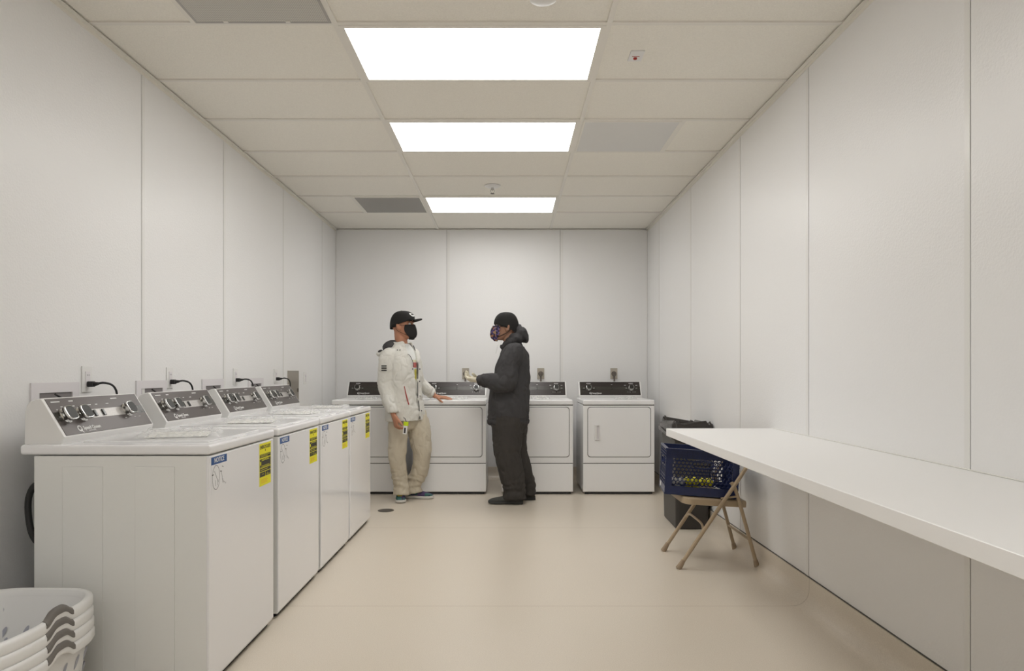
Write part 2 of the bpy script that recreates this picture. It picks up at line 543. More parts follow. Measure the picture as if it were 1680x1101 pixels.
ceiling_light(8, 'largest, nearest lit white rectangular ceiling panel')
ceiling_light(10, 'middle of the three lit white ceiling panels, beside the pale square air diffuser')
ceiling_light(13, 'smallest, farthest lit white ceiling panel, just behind the sprinkler')
ceiling_light(3, 'added unseen fill light panel above the viewer')  # added out of view to brighten the near surfaces
ceiling_light(0, 'added unseen fill light panel at the room end behind the viewer')  # also added unseen, lifts the faces turned towards the camera

# vents
def vent(name, x0, x1, r, label, kind):
    y0, y1 = ROWS[r]+0.012, ROWS[r+1]-0.012
    t = thing(name, label, 'vent', ((x0+x1)/2, (y0+y1)/2, ZC))
    hx, hy = (x1-x0)/2, (y1-y0)/2
    bm = bmesh.new()
    for a, b, c, d in ((-hx, -hy, hx, -hy+0.012), (-hx, hy-0.012, hx, hy), (-hx, -hy+0.012, -hx+0.012, hy-0.012), (hx-0.012, -hy+0.012, hx, hy-0.012)):
        box(bm, (a, b, -0.003), (c, d, 0.004))
    finish('frame', bm, M['plenum'] if kind == 'return' else M['tee'], t)
    bm = bmesh.new(); box(bm, (-hx+0.012, -hy+0.012, -0.002), (hx-0.012, hy-0.012, -0.0005))
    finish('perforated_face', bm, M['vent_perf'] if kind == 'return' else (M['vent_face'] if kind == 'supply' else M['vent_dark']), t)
    if kind != 'return':
        bm = bmesh.new(); box(bm, (-hx+0.012, -hy+0.012, 0.0055), (hx-0.012, hy-0.012, 0.0075))
        finish('plenum', bm, M['plenum'], t)
        bm = bmesh.new()
        if kind == 'supply':
            rbox(bm, (-0.13, -0.02, 0.002), (0.13, 0.19, 0.005), 0.001, 1)
            for i in range(8): box(bm, (-0.115+i*0.03, -0.12, 0.002), (-0.10+i*0.03, -0.03, 0.004))
            finish('damper', bm, M['plenum_mid'], t)
        else:
            lathe(bm, [(0.25, 0.002), (0.25, 0.005)], 32)
            finish('duct_neck', bm, M['plenum_dark'], t)
    else:
        for x in (-0.17, 0.1):
            bm = bmesh.new(); box(bm, (x, hy-0.02, -0.005), (x+0.02, hy-0.008, -0.002))
            finish('clip', bm, M['tee'], t)
    return t


vent('return_grille', -1.379+0.012, TX1-0.012, 7, 'grey perforated air return in the ceiling, top left, left of the largest light', 'return')
vent('air_diffuser', TX2+0.012, 1.06-0.012, 10, 'pale square perforated air diffuser right of the middle ceiling light', 'supply')
vent('air_diffuser', -1.379+0.012, TX1-0.012, 13, 'dark square perforated air diffuser left of the farthest ceiling light', 'dark')

# sprinkler, detector, alarm plate
t = thing('fire_sprinkler', 'small chrome fire sprinkler hanging from the ceiling before the farthest light', 'sprinkler', (-0.14, 5.70, ZC+0.008))
bm = bmesh.new(); lathe(bm, [(0.0, -0.001), (0.066, -0.002), (0.066, -0.006), (0.045, -0.016), (0.03, -0.018), (0.0, -0.018)], 28)
finish('escutcheon', bm, M['plastic_white'], t, True)
bm = bmesh.new(); lathe(bm, [(0.012, -0.018), (0.012, -0.03), (0.007, -0.032), (0.007, -0.045)], 14)
for s in (-1, 1): tube(bm, [(s*0.008, 0, -0.03), (s*0.016, 0, -0.045), (s*0.004, 0, -0.064)], 0.0025, 6)
finish('frame_arms', bm, M['chrome'], t, True)
bm = bmesh.new(); lathe(bm, [(0.004, -0.062), (0.016, -0.066), (0.016, -0.068), (0.0, -0.069)], 16)
finish('deflector', bm, M['steel_dark'], t, True)
t = thing('smoke_detector', 'round white smoke detector cut by the top edge of the photo', 'smoke detector', (0.135, 2.80, ZC+0.008))
bm = bmesh.new(); lathe(bm, [(0.0, 0), (0.062, 0), (0.062, -0.012), (0.055, -0.03), (0.03, -0.042), (0.0, -0.044)], 32)
finish('housing', bm, M['plastic_white'], t, True)
bm = bmesh.new(); lathe(bm, [(0.0635, -0.011), (0.0635, -0.014)], 32); finish('sensor_slot', bm, M['box_dark'], t)
t = thing('alarm_plate', 'small white plate with a red spot on a ceiling tile, right of the largest light', 'alarm plate', (0.612, 3.36, ZC+0.008))
bm = bmesh.new(); rbox(bm, (-0.034, -0.055, -0.006), (0.034, 0.055, 0), 0.003, 2); finish('plate', bm, M['plastic_white'], t, True)
bm = bmesh.new(); lathe(bm, [(0.009, -0.012), (0.009, -0.006)], 14, Matrix.Translation((-0.002, 0.015, 0))); finish('red_lamp', bm, M['red'], t, True)
bm = bmesh.new(); box(bm, (-0.02, -0.004, -0.0068), (0.016, -0.001, -0.006)); finish('print', bm, M['red'], t)

# floor drain
t = thing('floor_drain', 'round dark metal drain cover set in the floor near the left person', 'drain', (-1.02, 5.73, 0))
bm = bmesh.new(); lathe(bm, [(0.0, 0.0005), (0.066, 0.0005), (0.066, 0.003), (0.060, 0.004), (0, 0.004)], 32)
finish('cover', bm, M['drain'], t, True)
for sx in (0.03, -0.03):
    bm = bmesh.new(); lathe(bm, [(0.008, 0.004), (0.008, 0.0048), (0, 0.0048)], 12, Matrix.Translation((sx, 0, 0)))
    finish('screw', bm, M['steel_dark'], t)


# ------------------------------------------------------------------ appliances
# local frame: +x = front, y = width, z up. FX = front plane
FX = 0.335
PROF = [(-0.673, 0.882), (-0.673, 1.000), (-0.668, 1.020), (-0.655, 1.035), (-0.637, 1.043), (-0.618, 1.046), (-0.611, 1.042), (-0.530, 0.908), (-0.531, 0.901), (-0.541, 0.882)]


def console(t, hw, kind):
    bm = bmesh.new()
    secs = []
    for y, s in ((-hw, 0.0035), (-hw+0.004, 0.0), (hw-0.004, 0.0), (hw, 0.0035)):
        c = V((-0.61, 0, 0.95))
        ring = []
        for x, z in PROF:
            p = V((x, 0, z)); d = (c-p).normalized()*s if z > 0.89 else V((0, 0, 0))
            ring.append(V((FX+p.x+d.x, y, p.z+d.z)))
        secs.append(ring)
    loft(bm, secs)
    con = finish('console', bm, M['plastic_white'], t, True, ang=30)
    a = V((FX-0.530, 0, 0.908)); b = V((FX-0.611, 0, 1.042))
    L = (b-a).length
    F = frame_mtx(a, (0, 1, 0), (b-a))      # u = +y, v = up slant, w = outwards
    e = 0.012
    bm = bmesh.new(); rbox(bm, (-hw+e, 0.003, -0.001), (hw-e, L+0.001, 0.0018), 0.0008, 1, F)
    finish('fascia', bm, M['fascia'] if kind == 'washer' else M['fascia_dim'], con)
    bm = bmesh.new(); box(bm, (-hw+e, L*0.40, 0.0018), (hw-e, L*0.64, 0.0022), F)
    finish('dark_band', bm, M['fascia_band'], con)
    ink = bmesh.new()
    def dash(u, v, w_, h=0.003): box(ink, (u-w_/2, v-h/2, 0.0018), (u+w_/2, v+h/2, 0.0026), F)
    def knob(u, v, r):
        o = F @ V((u, v, 0.002))
        K = F.copy(); K.translation = o
        bm = bmesh.new()
        lathe(bm, [(r*1.02, 0), (r*1.02, 0.004), (r*0.8, 0.008), (r*0.72, 0.012)], 24, K)
        def sq(rr, z, q=3.2):
            out = []
            for i in range(28):
                th = 2*PI*i/28+0.2
                c_, s_ = math.cos(th), math.sin(th)
                f = (abs(c_)**q+abs(s_)**q)**(-1/q)
                out.append(K @ V((rr*f*c_, rr*f*s_, z)))
            return out
        loft(bm, [sq(r*0.72, 0.012), sq(r*0.93, 0.016), sq(r*0.98, 0.021), sq(r*0.98, 0.026), sq(r*0.95, 0.029), sq(r*0.87, 0.030)])
        kb = finish('knob', bm, M['chrome'], con, True)
        bm = bmesh.new(); loft(bm, [sq(r*0.86, 0.0296), sq(r*0.855, 0.0305), sq(r*0.7, 0.0308)])
        finish('knob_face', bm, M['knob_black'], kb, True)
        return kb
    vm = L*0.52
    if kind == 'washer':
        bm = bmesh.new(); rbox(bm, (-0.10, L*0.40, 0.0018), (0.215, L*0.64, 0.0026), 0.0004, 1, F)
        finish('silver_strip', bm, M['silver_band'], con)
        for u in (-0.245, -0.150, 0.165): knob(u, vm, 0.030)
        for u in (-0.062, -0.005):
            bm = bmesh.new(); rbox(bm, (u-0.008, vm-0.014, 0.002), (u+0.008, vm+0.014, 0.008), 0.002, 2, F)
            finish('rocker_switch', bm, M['black_gloss'], con, True)
        for i in range(3): 
            dash(0.05, vm-0.016+i*0.013, 0.006, 0.004); dash(0.066, vm-0.014+i*0.013, 0.004, 0.003)
        for u, w_ in ((-0.255, 0.05), (-0.165, 0.026), (0.12, 0.045)): dash(u, L*0.91, w_, 0.0038)
        for u, w_ in ((-0.235, 0.012), (-0.185, 0.012), (-0.165, 0.012), (-0.11, 0.02), (-0.07, 0.028), (-0.02, 0.014), (0.055, 0.02)): dash(u, L*0.77, w_)
        for u in (-0.27, 0.205): dash(u, L*0.70, 0.008)
        for u in (0.13, 0.2, 0.235): dash(u, L*0.30, 0.014, 0.002)
        lu, lv, ls = -0.205, L*0.155, 0.021
    else:
        for u in (-0.215, 0.215): knob(u, vm, 0.026)
        bm = bmesh.new()
        for dv in (0.0, 0.022): lathe(bm, [(0.005, 0.002), (0.005, 0.006), (0.0, 0.007)], 10, F @ Matrix.Translation((0.02, vm+dv-0.008, 0)))
        finish('indicator_button', bm, M['chrome'] if False else M['black_gloss'], con, True)
        for u in (-0.215, 0.215): dash(u, L*0.88, 0.045, 0.0035)
        for u in (-0.265, -0.165, 0.165, 0.268): dash(u, vm+0.002, 0.018)
        for u in (0.155, 0.27): dash(u, L*0.74, 0.018)
        for u in (0.18, 0.2, 0.23, 0.25): dash(u, L*0.24, 0.008)
        for u in (-0.235, -0.195): dash(u, L*0.72, 0.006)
        dash(0.02, L*0.8, 0.014)
        lu, lv, ls = -0.2, L*0.15, 0.018
    # logo: a ring mark with a tail and the maker's name
    K = F @ Matrix.Translation((lu, lv, 0.0019))
    R = ls*0.62
    ring = []
    for i in range(24):
        th = 2*PI*i/24
        ring.append((V((R*math.cos(th), R*math.sin(th), 0)), V((R*0.62*math.cos(th)+0.0005, R*0.62*math.sin(th)+0.001, 0))))
    vs = [(ink.verts.new(K @ (a_+V((0, 0, 0.0006)))), ink.verts.new(K @ (b_+V((0, 0, 0.0006))))) for a_, b_ in ring]
    for i in range(24):
        j = (i+1) % 24; ink.faces.new((vs[i][0], vs[j][0], vs[j][1], vs[i][1]))
    q = [V((0.001, -R*0.1, 0.0007)), V((R*0.4, -R*0.2, 0.0007)), V((R*1.0, -R*1.45, 0.0007)), V((R*0.45, -R*1.3, 0.0007))]
    ink.faces.new([ink.verts.new(K @ p) for p in q])
    add_text(ink, 'Speed Queen', ls*0.98, K @ Matrix.Translation((R*1.55, 0.0, 0.0005)), bold=0.0005, align='LEFT', sx=0.98)
    box(ink, (R*3.6, -R*1.05, 0), (R*7, -R*0.9, 0.0004), K)
    finish('console_print', ink, M['ink'], con)
    return con


def top_slab(t, hw, depth_back, z0, z1, m, mount):
    bm = bmesh.new()
    rbox(bm, (FX-depth_back, -hw, z0), (FX+0.004, hw, z1), 0.011, 4)
    top = finish('top_panel', bm, m, t, True, ang=50)
    return top


def make_washer():
    t = thing('washing_machine', 'white', 'washing machine', (0, 0, 0), 0, 'top-loading washing machines along the left wall')
    hw = 0.3425; e = 0.005
    bm = bmesh.new()
    rbox(bm, (FX-0.623, -hw+e, 0.022), (FX-0.006, hw-e, 0.8425), 0.003, 2)
    for s in (-1, 1):                       # embossed panels on the sides
        for a, b in ((FX-0.52, FX-0.377), (FX-0.262, FX-0.122)):
            y0 = s*(hw-e)
            rbox(bm, (a, min(y0, y0+s*0.0022), 0.08), (b, max(y0, y0+s*0.0022), 0.805), 0.002, 2)
    finish('cabinet', bm, M['enamel_side'], t, True)
    bm = bmesh.new(); rbox(bm, (FX-0.012, -hw+e-0.001, 0.03), (FX, hw-e+0.001, 0.841), 0.005, 3)
    fp = finish('front_panel', bm, M['enamel'], t, True, ang=60)
    top = top_slab(t, hw, 0.672, 0.846, 0.882, M['enamel'], None)
    bm = bmesh.new(); rbox(bm, (FX-0.50, -0.255, 0.880), (FX-0.035, 0.255, 0.8875), 0.006, 3)
    lid = finish('lid', bm, M['enamel'], t, True, ang=60)
    bm = bmesh.new(); rbox(bm, (FX-0.024, -0.05, 0.8795), (FX-0.012, 0.05, 0.8835), 0.0015, 2)
    finish('lid_lip', bm, M['plastic_white'], t, True)
    bm = bmesh.new(); box(bm, (FX-0.60, -hw+0.03, 0.003), (FX-0.02, hw-0.03, 0.024))
    finish('plinth', bm, M['black'], t)
    for sx in (FX-0.58, FX-0.04):
        for sy in (-0.30, 0.30):
            bm = bmesh.new(); lathe(bm, [(0.016, 0), (0.018, 0.004), (0.012, 0.01), (0.006, 0.012), (0.006, 0.024)], 12, Matrix.Translation((sx, sy, 0)))
            finish('foot', bm, M['black'], t, True)
    console(t, 0.3125, 'washer')
    # labels on the front (y grows away from the photographer)
    G = frame_mtx((FX+0.0003, -hw, 0), (0, 1, 0), (0, 0, 1))
    bm = bmesh.new(); rbox(bm, (0.022, 0.806, 0), (0.158, 0.834, 0.0005), 0.0002, 1, G)
    nl = finish('notice_label', bm, M['blue_label'], t)
    bm = bmesh.new(); add_text(bm, 'NOTICE', 0.024, G @ Matrix.Translation((0.09, 0.820, 0.0006)), bold=0.0004)
    finish('label_print', bm, M['ink'], nl)
    bm = bmesh.new(); box(bm, (0.022, 0.700, 0), (0.158, 0.806, 0.0003), G)
    dl = finish('diagram_label', bm, M['enamel'], t)
    bm = bmesh.new()
    def ln(a, b, wd=0.0016):
        a, b = V(a), V(b); d = (b-a).normalized(); n = V((-d.y, d.x))*wd/2
        bm.faces.new([bm.verts.new(G @ V((q.x, q.y, 0.0006))) for q in (a+n, b+n, b-n, a-n)])
    cx, cz = 0.062, 0.758
    pt = [V((cx+0.032*math.cos(2*PI*i/24), cz+0.044*math.sin(2*PI*i/24))) for i in range(25)]
    for a, b in zip(pt, pt[1:]): ln(a, b)
    ln((cx-0.015, cz+0.025), (cx+0.02, cz-0.02)); ln((cx+0.01, cz-0.03), (cx+0.02, cz-0.01)); ln((cx-0.005, cz-0.01), (cx-0.005, cz-0.03))
    ln((cx-0.035, cz+0.012), (cx-0.02, cz+0.012), 0.003); ln((cx+0.035, cz+0.018), (cx+0.05, cz+0.016), 0.003)
    ln((cx+0.045, cz+0.016), (cx+0.062, cz-0.03)); ln((cx+0.062, cz-0.03), (cx+0.058, cz-0.012)); ln((cx+0.065, cz-0.022), (cx+0.078, cz-0.03)); ln((cx+0.05, cz+0.035), (cx+0.065, cz+0.03))
    ln((cx+0.08, cz-0.035), (cx+0.088, cz-0.03))
    finish('diagram', bm, M['fascia_band'], dl)
    bm = bmesh.new(); rbox(bm, (0.500, 0.650, 0), (0.642, 0.833, 0.0005), 0.0002, 1, G)
    el = finish('energy_label', bm, M['yellow'], t)
    bm = bmesh.new()
    add_text(bm, 'ENERGYGUIDE', 0.021, G @ Matrix.Translation((0.571, 0.816, 0.0006)), bold=0.0006, sx=0.9)
    def bb(a, b, c, d): box(bm, (a, c, 0.0005), (b, d, 0.0008), G)
    bb(0.568, 0.574, 0.797, 0.806)
    bb(0.505, 0.637, 0.771, 0.786); bb(0.505, 0.637, 0.728, 0.766); bb(0.505, 0.637, 0.712, 0.7255)
    bb(0.505, 0.569, 0.689, 0.709); bb(0.573, 0.637, 0.689, 0.709)
    finish('label_print', bm, M['label_black'], el)
    bm = bmesh.new()
    for i, (a, b, z) in enumerate(((0.512, 0.628, 0.782), (0.515, 0.60, 0.776), (0.53, 0.61, 0.763), (0.525, 0.62, 0.759), (0.525, 0.62, 0.736), (0.515, 0.63, 0.731), (0.515, 0.6, 0.719), (0.53, 0.55, 0.70), (0.59, 0.60, 0.7), (0.585, 0.625, 0.694))):
        box(bm, (a, z-0.0008, 0.0008), (b, z+0.0008, 0.001), G)
    box(bm, (0.508, 0.740, 0.0008), (0.519, 0.755, 0.001), G)
    finish('label_lines', bm, M['yellow'], el)
    bm = bmesh.new()
    for i in range(4): box(bm, (0.52, 0.661+i*0.005, 0.0005), (0.60-0.01*(i % 2), 0.663+i*0.005, 0.0007), G)
    finish('label_small_print', bm, M['label_orange'], el)
    return t


WX = -1.068-FX
WY = [2.8075, 3.5525, 4.2775, 4.9915]
W = []
wl = ['white top-loading washing machine nearest the viewer, its whole side visible, front left',
      'second washing machine along the left wall, directly behind the nearest one',
      'third washing machine along the left wall, second from the far end of the row',
      'farthest washing machine in the left row, closest to the person in white']
proto = make_washer()
proto.location = (WX, WY[0], 0); proto['label'] = wl[0]
W = [proto]
for i in (1, 2, 3):
    W.append(copy_tree(proto, None, (WX, WY[i], 0), 0, wl[i]))

# cords with plugs, one per washer (parts of their washers)
OUT = [3.049, 3.793, 4.70, 5.51]
for i, t in enumerate(W):
    oy = OUT[i]-WY[i]
    wx = XL-WX
    bm = bmesh.new()
    z0 = 1.088
    tube(bm, [(wx+0.045, oy+0.0, z0+0.002), (wx+0.075, oy+0.01, z0+0.006), (wx+0.095, oy+0.045, z0-0.01), (wx+0.098, oy+0.065, z0-0.06), (wx+0.07, oy+0.06, z0-0.16), (wx+0.06, oy, z0-0.35)], 0.0048, 8)
    cd = finish('power_cord', bm, M['black'], t, True)
    bm = bmesh.new(); rbox(bm, (wx+0.0095, oy-0.013, z0-0.012), (wx+0.035, oy+0.013, z0+0.013), 0.004, 2)
    tube(bm, [(wx+0.03, oy, z0), (wx+0.055, oy, z0+0.003)], [0.011, 0.0065], 10, interp=0)
    finish('plug', bm, M['black'], cd, True)
# black hoses behind the nearest washer
bm = bmesh.new()
tube(bm, [(-0.28, -0.30, 0.72), (-0.302, -0.31, 0.735), (-0.322, -0.315, 0.69), (-0.322, -0.315, 0.62), (-0.305, -0.315, 0.55), (-0.28, -0.29, 0.5)], 0.011, 12)
tube(bm, [(-0.28, -0.25, 0.70), (-0.305, -0.26, 0.69), (-0.318, -0.265, 0.62), (-0.310, -0.265, 0.55), (-0.298, -0.265, 0.46), (-0.28, -0.25, 0.4)], 0.010, 12)
finish('drain_hose', bm, M['black'], W[0], True)


def make_dryer():
    t = thing('clothes_dryer', 'white', 'clothes dryer', (0, 0, 0), 0, 'front-loading dryers along the back wall')
    hw = 0.333
    bm = bmesh.new()
    rbox(bm, (FX-0.66, -hw, 0.022), (FX-0.008, hw, 0.8325), 0.003, 2)
    finish('cabinet', bm, M['dryer_white'], t, True)
    bm = bmesh.new(); rbox(bm, (FX-0.014, -hw, 0.2925), (FX-0.001, hw, 0.829), 0.005, 3)
    finish('front_panel', bm, M['dryer_white'], t, True, ang=60)
    bm = bmesh.new(); rbox(bm, (FX-0.014, -hw, 0.026), (FX-0.001, hw, 0.2855), 0.005, 3)
    for y in (-hw+0.06, hw-0.06): rbox(bm, (FX-0.002, y-0.008, 0.036), (FX+0.0005, y+0.008, 0.046), 0.001, 1)
    finish('kick_panel', bm, M['dryer_white'], t, True, ang=60)
    bm = bmesh.new(); box(bm, (FX-0.012, -hw+0.002, 0.281), (FX-0.007, hw-0.002, 0.296)); box(bm, (FX-0.012, -hw+0.002, 0.826), (FX-0.007, hw-0.002, 0.841))
    finish('panel_gap', bm, M['seam'], t)
    top_slab(t, hw, 0.672, 0.8375, 0.882, M['dryer_white'], None)
    # door: dark rounded seam with the door slab on it
    def rr(y0, y1, z0, z1, r, x, n=6):
        out = []
        for cy, cz, a0 in ((y1-r, z1-r, 0), (y0+r, z1-r, 90), (y0+r, z0+r, 180), (y1-r, z0+r, 270)):
            for i in range(n+1):
                th = math.radians(a0+90*i/n); out.append(V((x, cy+r*math.cos(th), cz+r*math.sin(th))))
        return out
    d0, d1, z0, z1 = -hw+0.045, -hw+0.628, 0.352, 0.812
    bm = bmesh.new(); g = 0.0055
    loft(bm, [rr(d0-g, d1+g, z0-g, z1+g, 0.03, FX-0.003), rr(d0-g, d1+g, z0-g, z1+g, 0.03, FX-0.0004)])
    finish('door_gasket', bm, M['seam'], t)
    bm = bmesh.new()
    loft(bm, [rr(d0, d1, z0, z1, 0.027, FX-0.002), rr(d0, d1, z0, z1, 0.027, FX+0.004), rr(d0+0.003, d1-0.003, z0+0.003, z1-0.003, 0.025, FX+0.007)])
    door = finish('door', bm, M['dryer_white'], t, True, ang=60)
    h0 = -hw+0.104
    bm = bmesh.new()
    rbox(bm, (FX+0.006, h0, 0.508), (FX+0.019, h0+0.052, 0.516), 0.001, 1)
    rbox(bm, (FX+0.006, h0, 0.642), (FX+0.019, h0+0.052, 0.650), 0.001, 1)
    rbox(bm, (FX+0.006, h0, 0.516), (FX+0.020, h0+0.022, 0.642), 0.001, 1)
    rbox(bm, (FX+0.006, h0+0.045, 0.516), (FX+0.019, h0+0.052, 0.642), 0.001, 1)
    finish('handle', bm, M['plastic_white'], door, True)
    bm = bmesh.new(); box(bm, (FX+0.0068, h0+0.022, 0.516), (FX+0.0074, h0+0.045, 0.642))
    finish('handle_recess', bm, M['box_white'], door)
    bm = bmesh.new(); box(bm, (FX-0.64, -hw+0.02, 0.003), (FX-0.015, hw-0.02, 0.024))
    finish('plinth', bm, M['black'], t)
    for sx in (FX-0.6, FX-0.04):
        for sy in (-0.29, 0.29):
            bm = bmesh.new(); lathe(bm, [(0.016, 0), (0.018, 0.004), (0.012, 0.01), (0.006, 0.012), (0.006, 0.024)], 12, Matrix.Translation((sx, sy, 0)))
            finish('foot', bm, M['black'], t, True)
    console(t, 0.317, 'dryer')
    return t


DY = 6.488+FX
dl = ['leftmost white clothes dryer, half hidden behind the end of the washer row',
      'white clothes dryer the person in the white jacket rests a hand on',
      'white clothes dryer half hidden behind the person in the charcoal hoodie',
      'rightmost white clothes dryer, fully visible and standing alone near the corner']
DX = [-1.662+0.333, -0.886+0.333, -0.073+0.333, 0.687+0.333]
dp = make_dryer(); dp.location = (DX[0], DY, 0); dp.rotation_euler = (0, 0, -PI/2); dp['label'] = dl[0]
D = [dp]
for i in (1, 2, 3): D.append(copy_tree(dp, None, (DX[i], DY, 0), -PI/2, dl[i]))


# manuals in film lying on the machines
def packet(name, x, y, z, rz, sx, sy, seed, label, group='document packets on the appliance tops'):
    t = thing(name, label, 'document packet', (x, y, z), rz, group)
    bm = bmesh.new()
    rbox(bm, (-sx*0.40, -sy*0.36, 0.001), (sx*0.34, sy*0.30, 0.006), 0.002, 1)
    finish('booklet', bm, M['paper'], t, True)
    bm = bmesh.new(); box(bm, (-sx*0.25, -sy*0.30, 0.0062), (-sx*0.02, -sy*0.18, 0.0067)); finish('printed_strip', bm, M['yellow'] if False else M['label_orange'] if False else M['paper'], t)
    bm = bmesh.new(); nx, ny = 30, 22
    g = []
    for j in range(ny+1):
        row = []
        for i in range(nx+1):
            u, v = i/nx-0.5, j/ny-0.5
            edge = max(abs(u), abs(v))*2
            n = noise.noise(V((u*6+seed, v*6, seed)))+0.6*noise.noise(V((u*15, v*13+seed, 3)))
            zz = 0.0085+0.012*abs(n)*(0.6+edge) if edge < 0.97 else 0.002+0.01*abs(n)
            row.append(bm.verts.new((u*sx*(1+0.05*n), v*sy*(1+0.06*noise.noise(V((u*5, seed, v*5)))), zz)))
        g.append(row)
    for j in range(ny):
        for i in range(nx): bm.faces.new((g[j][i], g[j][i+1], g[j+1][i+1], g[j+1][i]))
    finish('clear_bag', bm, M['film'], t, True, ang=180)
    return t


ZT = 0.8878
packet('document_packet', -1.32, 2.80, ZT, 0.35, 0.30, 0.34, 1.0, 'crumpled clear bag of papers on the nearest washing machine')
packet('document_packet', -1.30, 3.55, ZT, 0.2, 0.28, 0.33, 2.3, 'crumpled clear bag of papers on the second washing machine')
packet('document_packet', -1.29, 4.28, ZT, -0.1, 0.28, 0.32, 3.7, 'crumpled clear bag of papers on the third washing machine')
packet('document_packet', -1.29, 4.99, ZT, 0.15, 0.26, 0.3, 4.1, 'crumpled clear bag of papers on the farthest washing machine')
ZD = 0.8825
packet('document_packet', -1.38, 6.72, ZD, 0.1, 0.2, 0.2, 5.5, 'small clear bag of papers on the leftmost dryer')
packet('document_packet', -0.50, 6.74, ZD, 0.1, 0.18, 0.2, 6.5, 'small clear bag of papers on the dryer the person in white touches')
packet('document_packet', 0.30, 6.74, ZD, -0.1, 0.18, 0.2, 7.5, 'small clear bag of papers on the dryer behind the person in the hoodie')
packet('document_packet', 1.12, 6.72, ZD, 0.0, 0.2, 0.18, 8.5, 'small clear bag of papers on the rightmost dryer')


# ------------------------------------------------------------------ wall boxes and outlets, left wall
def wall_box(y0, y1, label):
    t = thing('washer_outlet_box', label, 'utility box', (XL, (y0+y1)/2, 1.02), 0, 'recessed water boxes above the washers')
    hw = (y1-y0)/2; z1 = 0.078; z0 = -0.12; ow = hw-0.046
    bm = bmesh.new()
    box(bm, (0, -hw, 0.038), (0.007, hw, z1)); box(bm, (0, -hw, z0), (0.007, -ow, 0.038))
    box(bm, (0, ow, z0), (0.007, hw, 0.038)); box(bm, (0, -ow, z0), (0.007, ow, z0+0.04))
    finish('flange', bm, M['box_white'], t)
    bm = bmesh.new(); box(bm, (0.0008, -ow, z0+0.04), (0.0018, ow, 0.038)); finish('recess', bm, M['box_dark'], t)
    bm = bmesh.new()
    for y in (-0.05, 0.05): lathe(bm, [(0.011, -0.08), (0.011, -0.03), (0.018, -0.028), (0.018, -0.012), (0.006, -0.01), (0.006, 0.0)], 12, Matrix.Translation((0.022, y, 0)))
    finish('valve', bm, M['steel'], t, True)
    bm = bmesh.new(); tube(bm, [(0.02, -0.03, 0.032), (0.03, 0.01, 0.005), (0.035, 0.03, -0.05)], 0.004, 8)
    finish('hose_end', bm, M['black'], t, True)


wall_box(2.69, 2.99, 'white recessed water box on the left wall above the nearest washing machine')
wall_box(3.45, 3.755, 'white recessed water box on the left wall above the second washing machine')
wall_box(4.19, 4.50, 'white recessed water box on the left wall above the third washing machine')
wall_box(4.93, 5.23, 'white recessed water box on the left wall above the farthest washing machine')


def outlet(y, z, label, hh=0.057, hw=0.036):
    t = thing('wall_outlet', label, 'outlet', (XL, y, z), 0, 'white wall outlets on the left wall')
    bm = bmesh.new(); rbox(bm, (0, -hw, -hh), (0.006, hw, hh), 0.002, 2); p = finish('cover_plate', bm, M['plastic_white'], t, True)
    bm = bmesh.new(); rbox(bm, (0.005, -0.017, -0.034), (0.009, 0.017, 0.034), 0.0015, 2); r = finish('receptacle', bm, M['box_white'], t, True)
    bm = bmesh.new()
    for zz in (0.018,):
        for yy in (-0.006, 0.006): box(bm, (0.0088, yy-0.001, zz-0.004), (0.0093, yy+0.001, zz+0.004))
    finish('slots', bm, M['black'], r)
    return t


ol = ['white wall outlet with a black plug, above the nearest washing machine',
      'white wall outlet with a black plug, above the second washing machine',
      'white wall outlet with a black plug, above the third washing machine',
      'white wall outlet with a black plug, above the farthest washing machine']
for y, l in zip(OUT, ol): outlet(y, 1.110, l)
outlet(6.30, 1.088, 'small white wall plate right of the steel panel, near the far left corner')
t = thing('access_panel', 'narrow brown-grey steel access panel on the left wall past the last washer', 'panel', (XL, 5.96, 1.0))
bm = bmesh.new(); rbox(bm, (0, -0.15, -0.20), (0.006, 0.15, 0.155), 0.002, 1); finish('panel_door', bm, M['steel'], t)
bm = bmesh.new(); box(bm, (0.006, -0.142, 0.145), (0.0065, 0.142, 0.147)); box(bm, (0.006, 0.105, -0.03), (0.012, 0.12, 0.0)); finish('latch', bm, M['steel_dark'], t)


def dryer_outlet(x, label):
    t = thing('dryer_outlet', label, 'outlet', (x, YB, 1.125), 0, 'metal dryer outlets on the back wall')
    bm = bmesh.new(); rbox(bm, (-0.037, -0.007, -0.058), (0.037, 0, 0.06), 0.002, 1); finish('cover_plate', bm, M['steel'], t)
    R = Matrix.Rotation(PI/2, 4, 'X')
    bm = bmesh.new(); lathe(bm, [(0.027, 0.006), (0.027, 0.012), (0.0, 0.012)], 24, R); finish('receptacle', bm, M['steel_dark'], t, True)
    bm = bmesh.new(); rbox(bm, (-0.017, -0.05, -0.022), (0.017, -0.012, 0.02), 0.006, 2)
    tube(bm, [(0, -0.03, -0.015), (0, -0.035, -0.06), (0, -0.04, -0.12), (0.01, -0.05, -0.30)], 0.009, 8)
    finish('plug', bm, M['steel_dark'], t, True)


dryer_outlet(-1.25, 'metal outlet plate on the back wall above the leftmost dryer')
dryer_outlet(-0.47, 'metal outlet plate on the back wall beside the gloved hands')
dryer_outlet(0.333, 'metal outlet plate on the back wall just right of the person in the hoodie')
dryer_outlet(1.115, 'metal outlet plate on the back wall above the rightmost dryer')

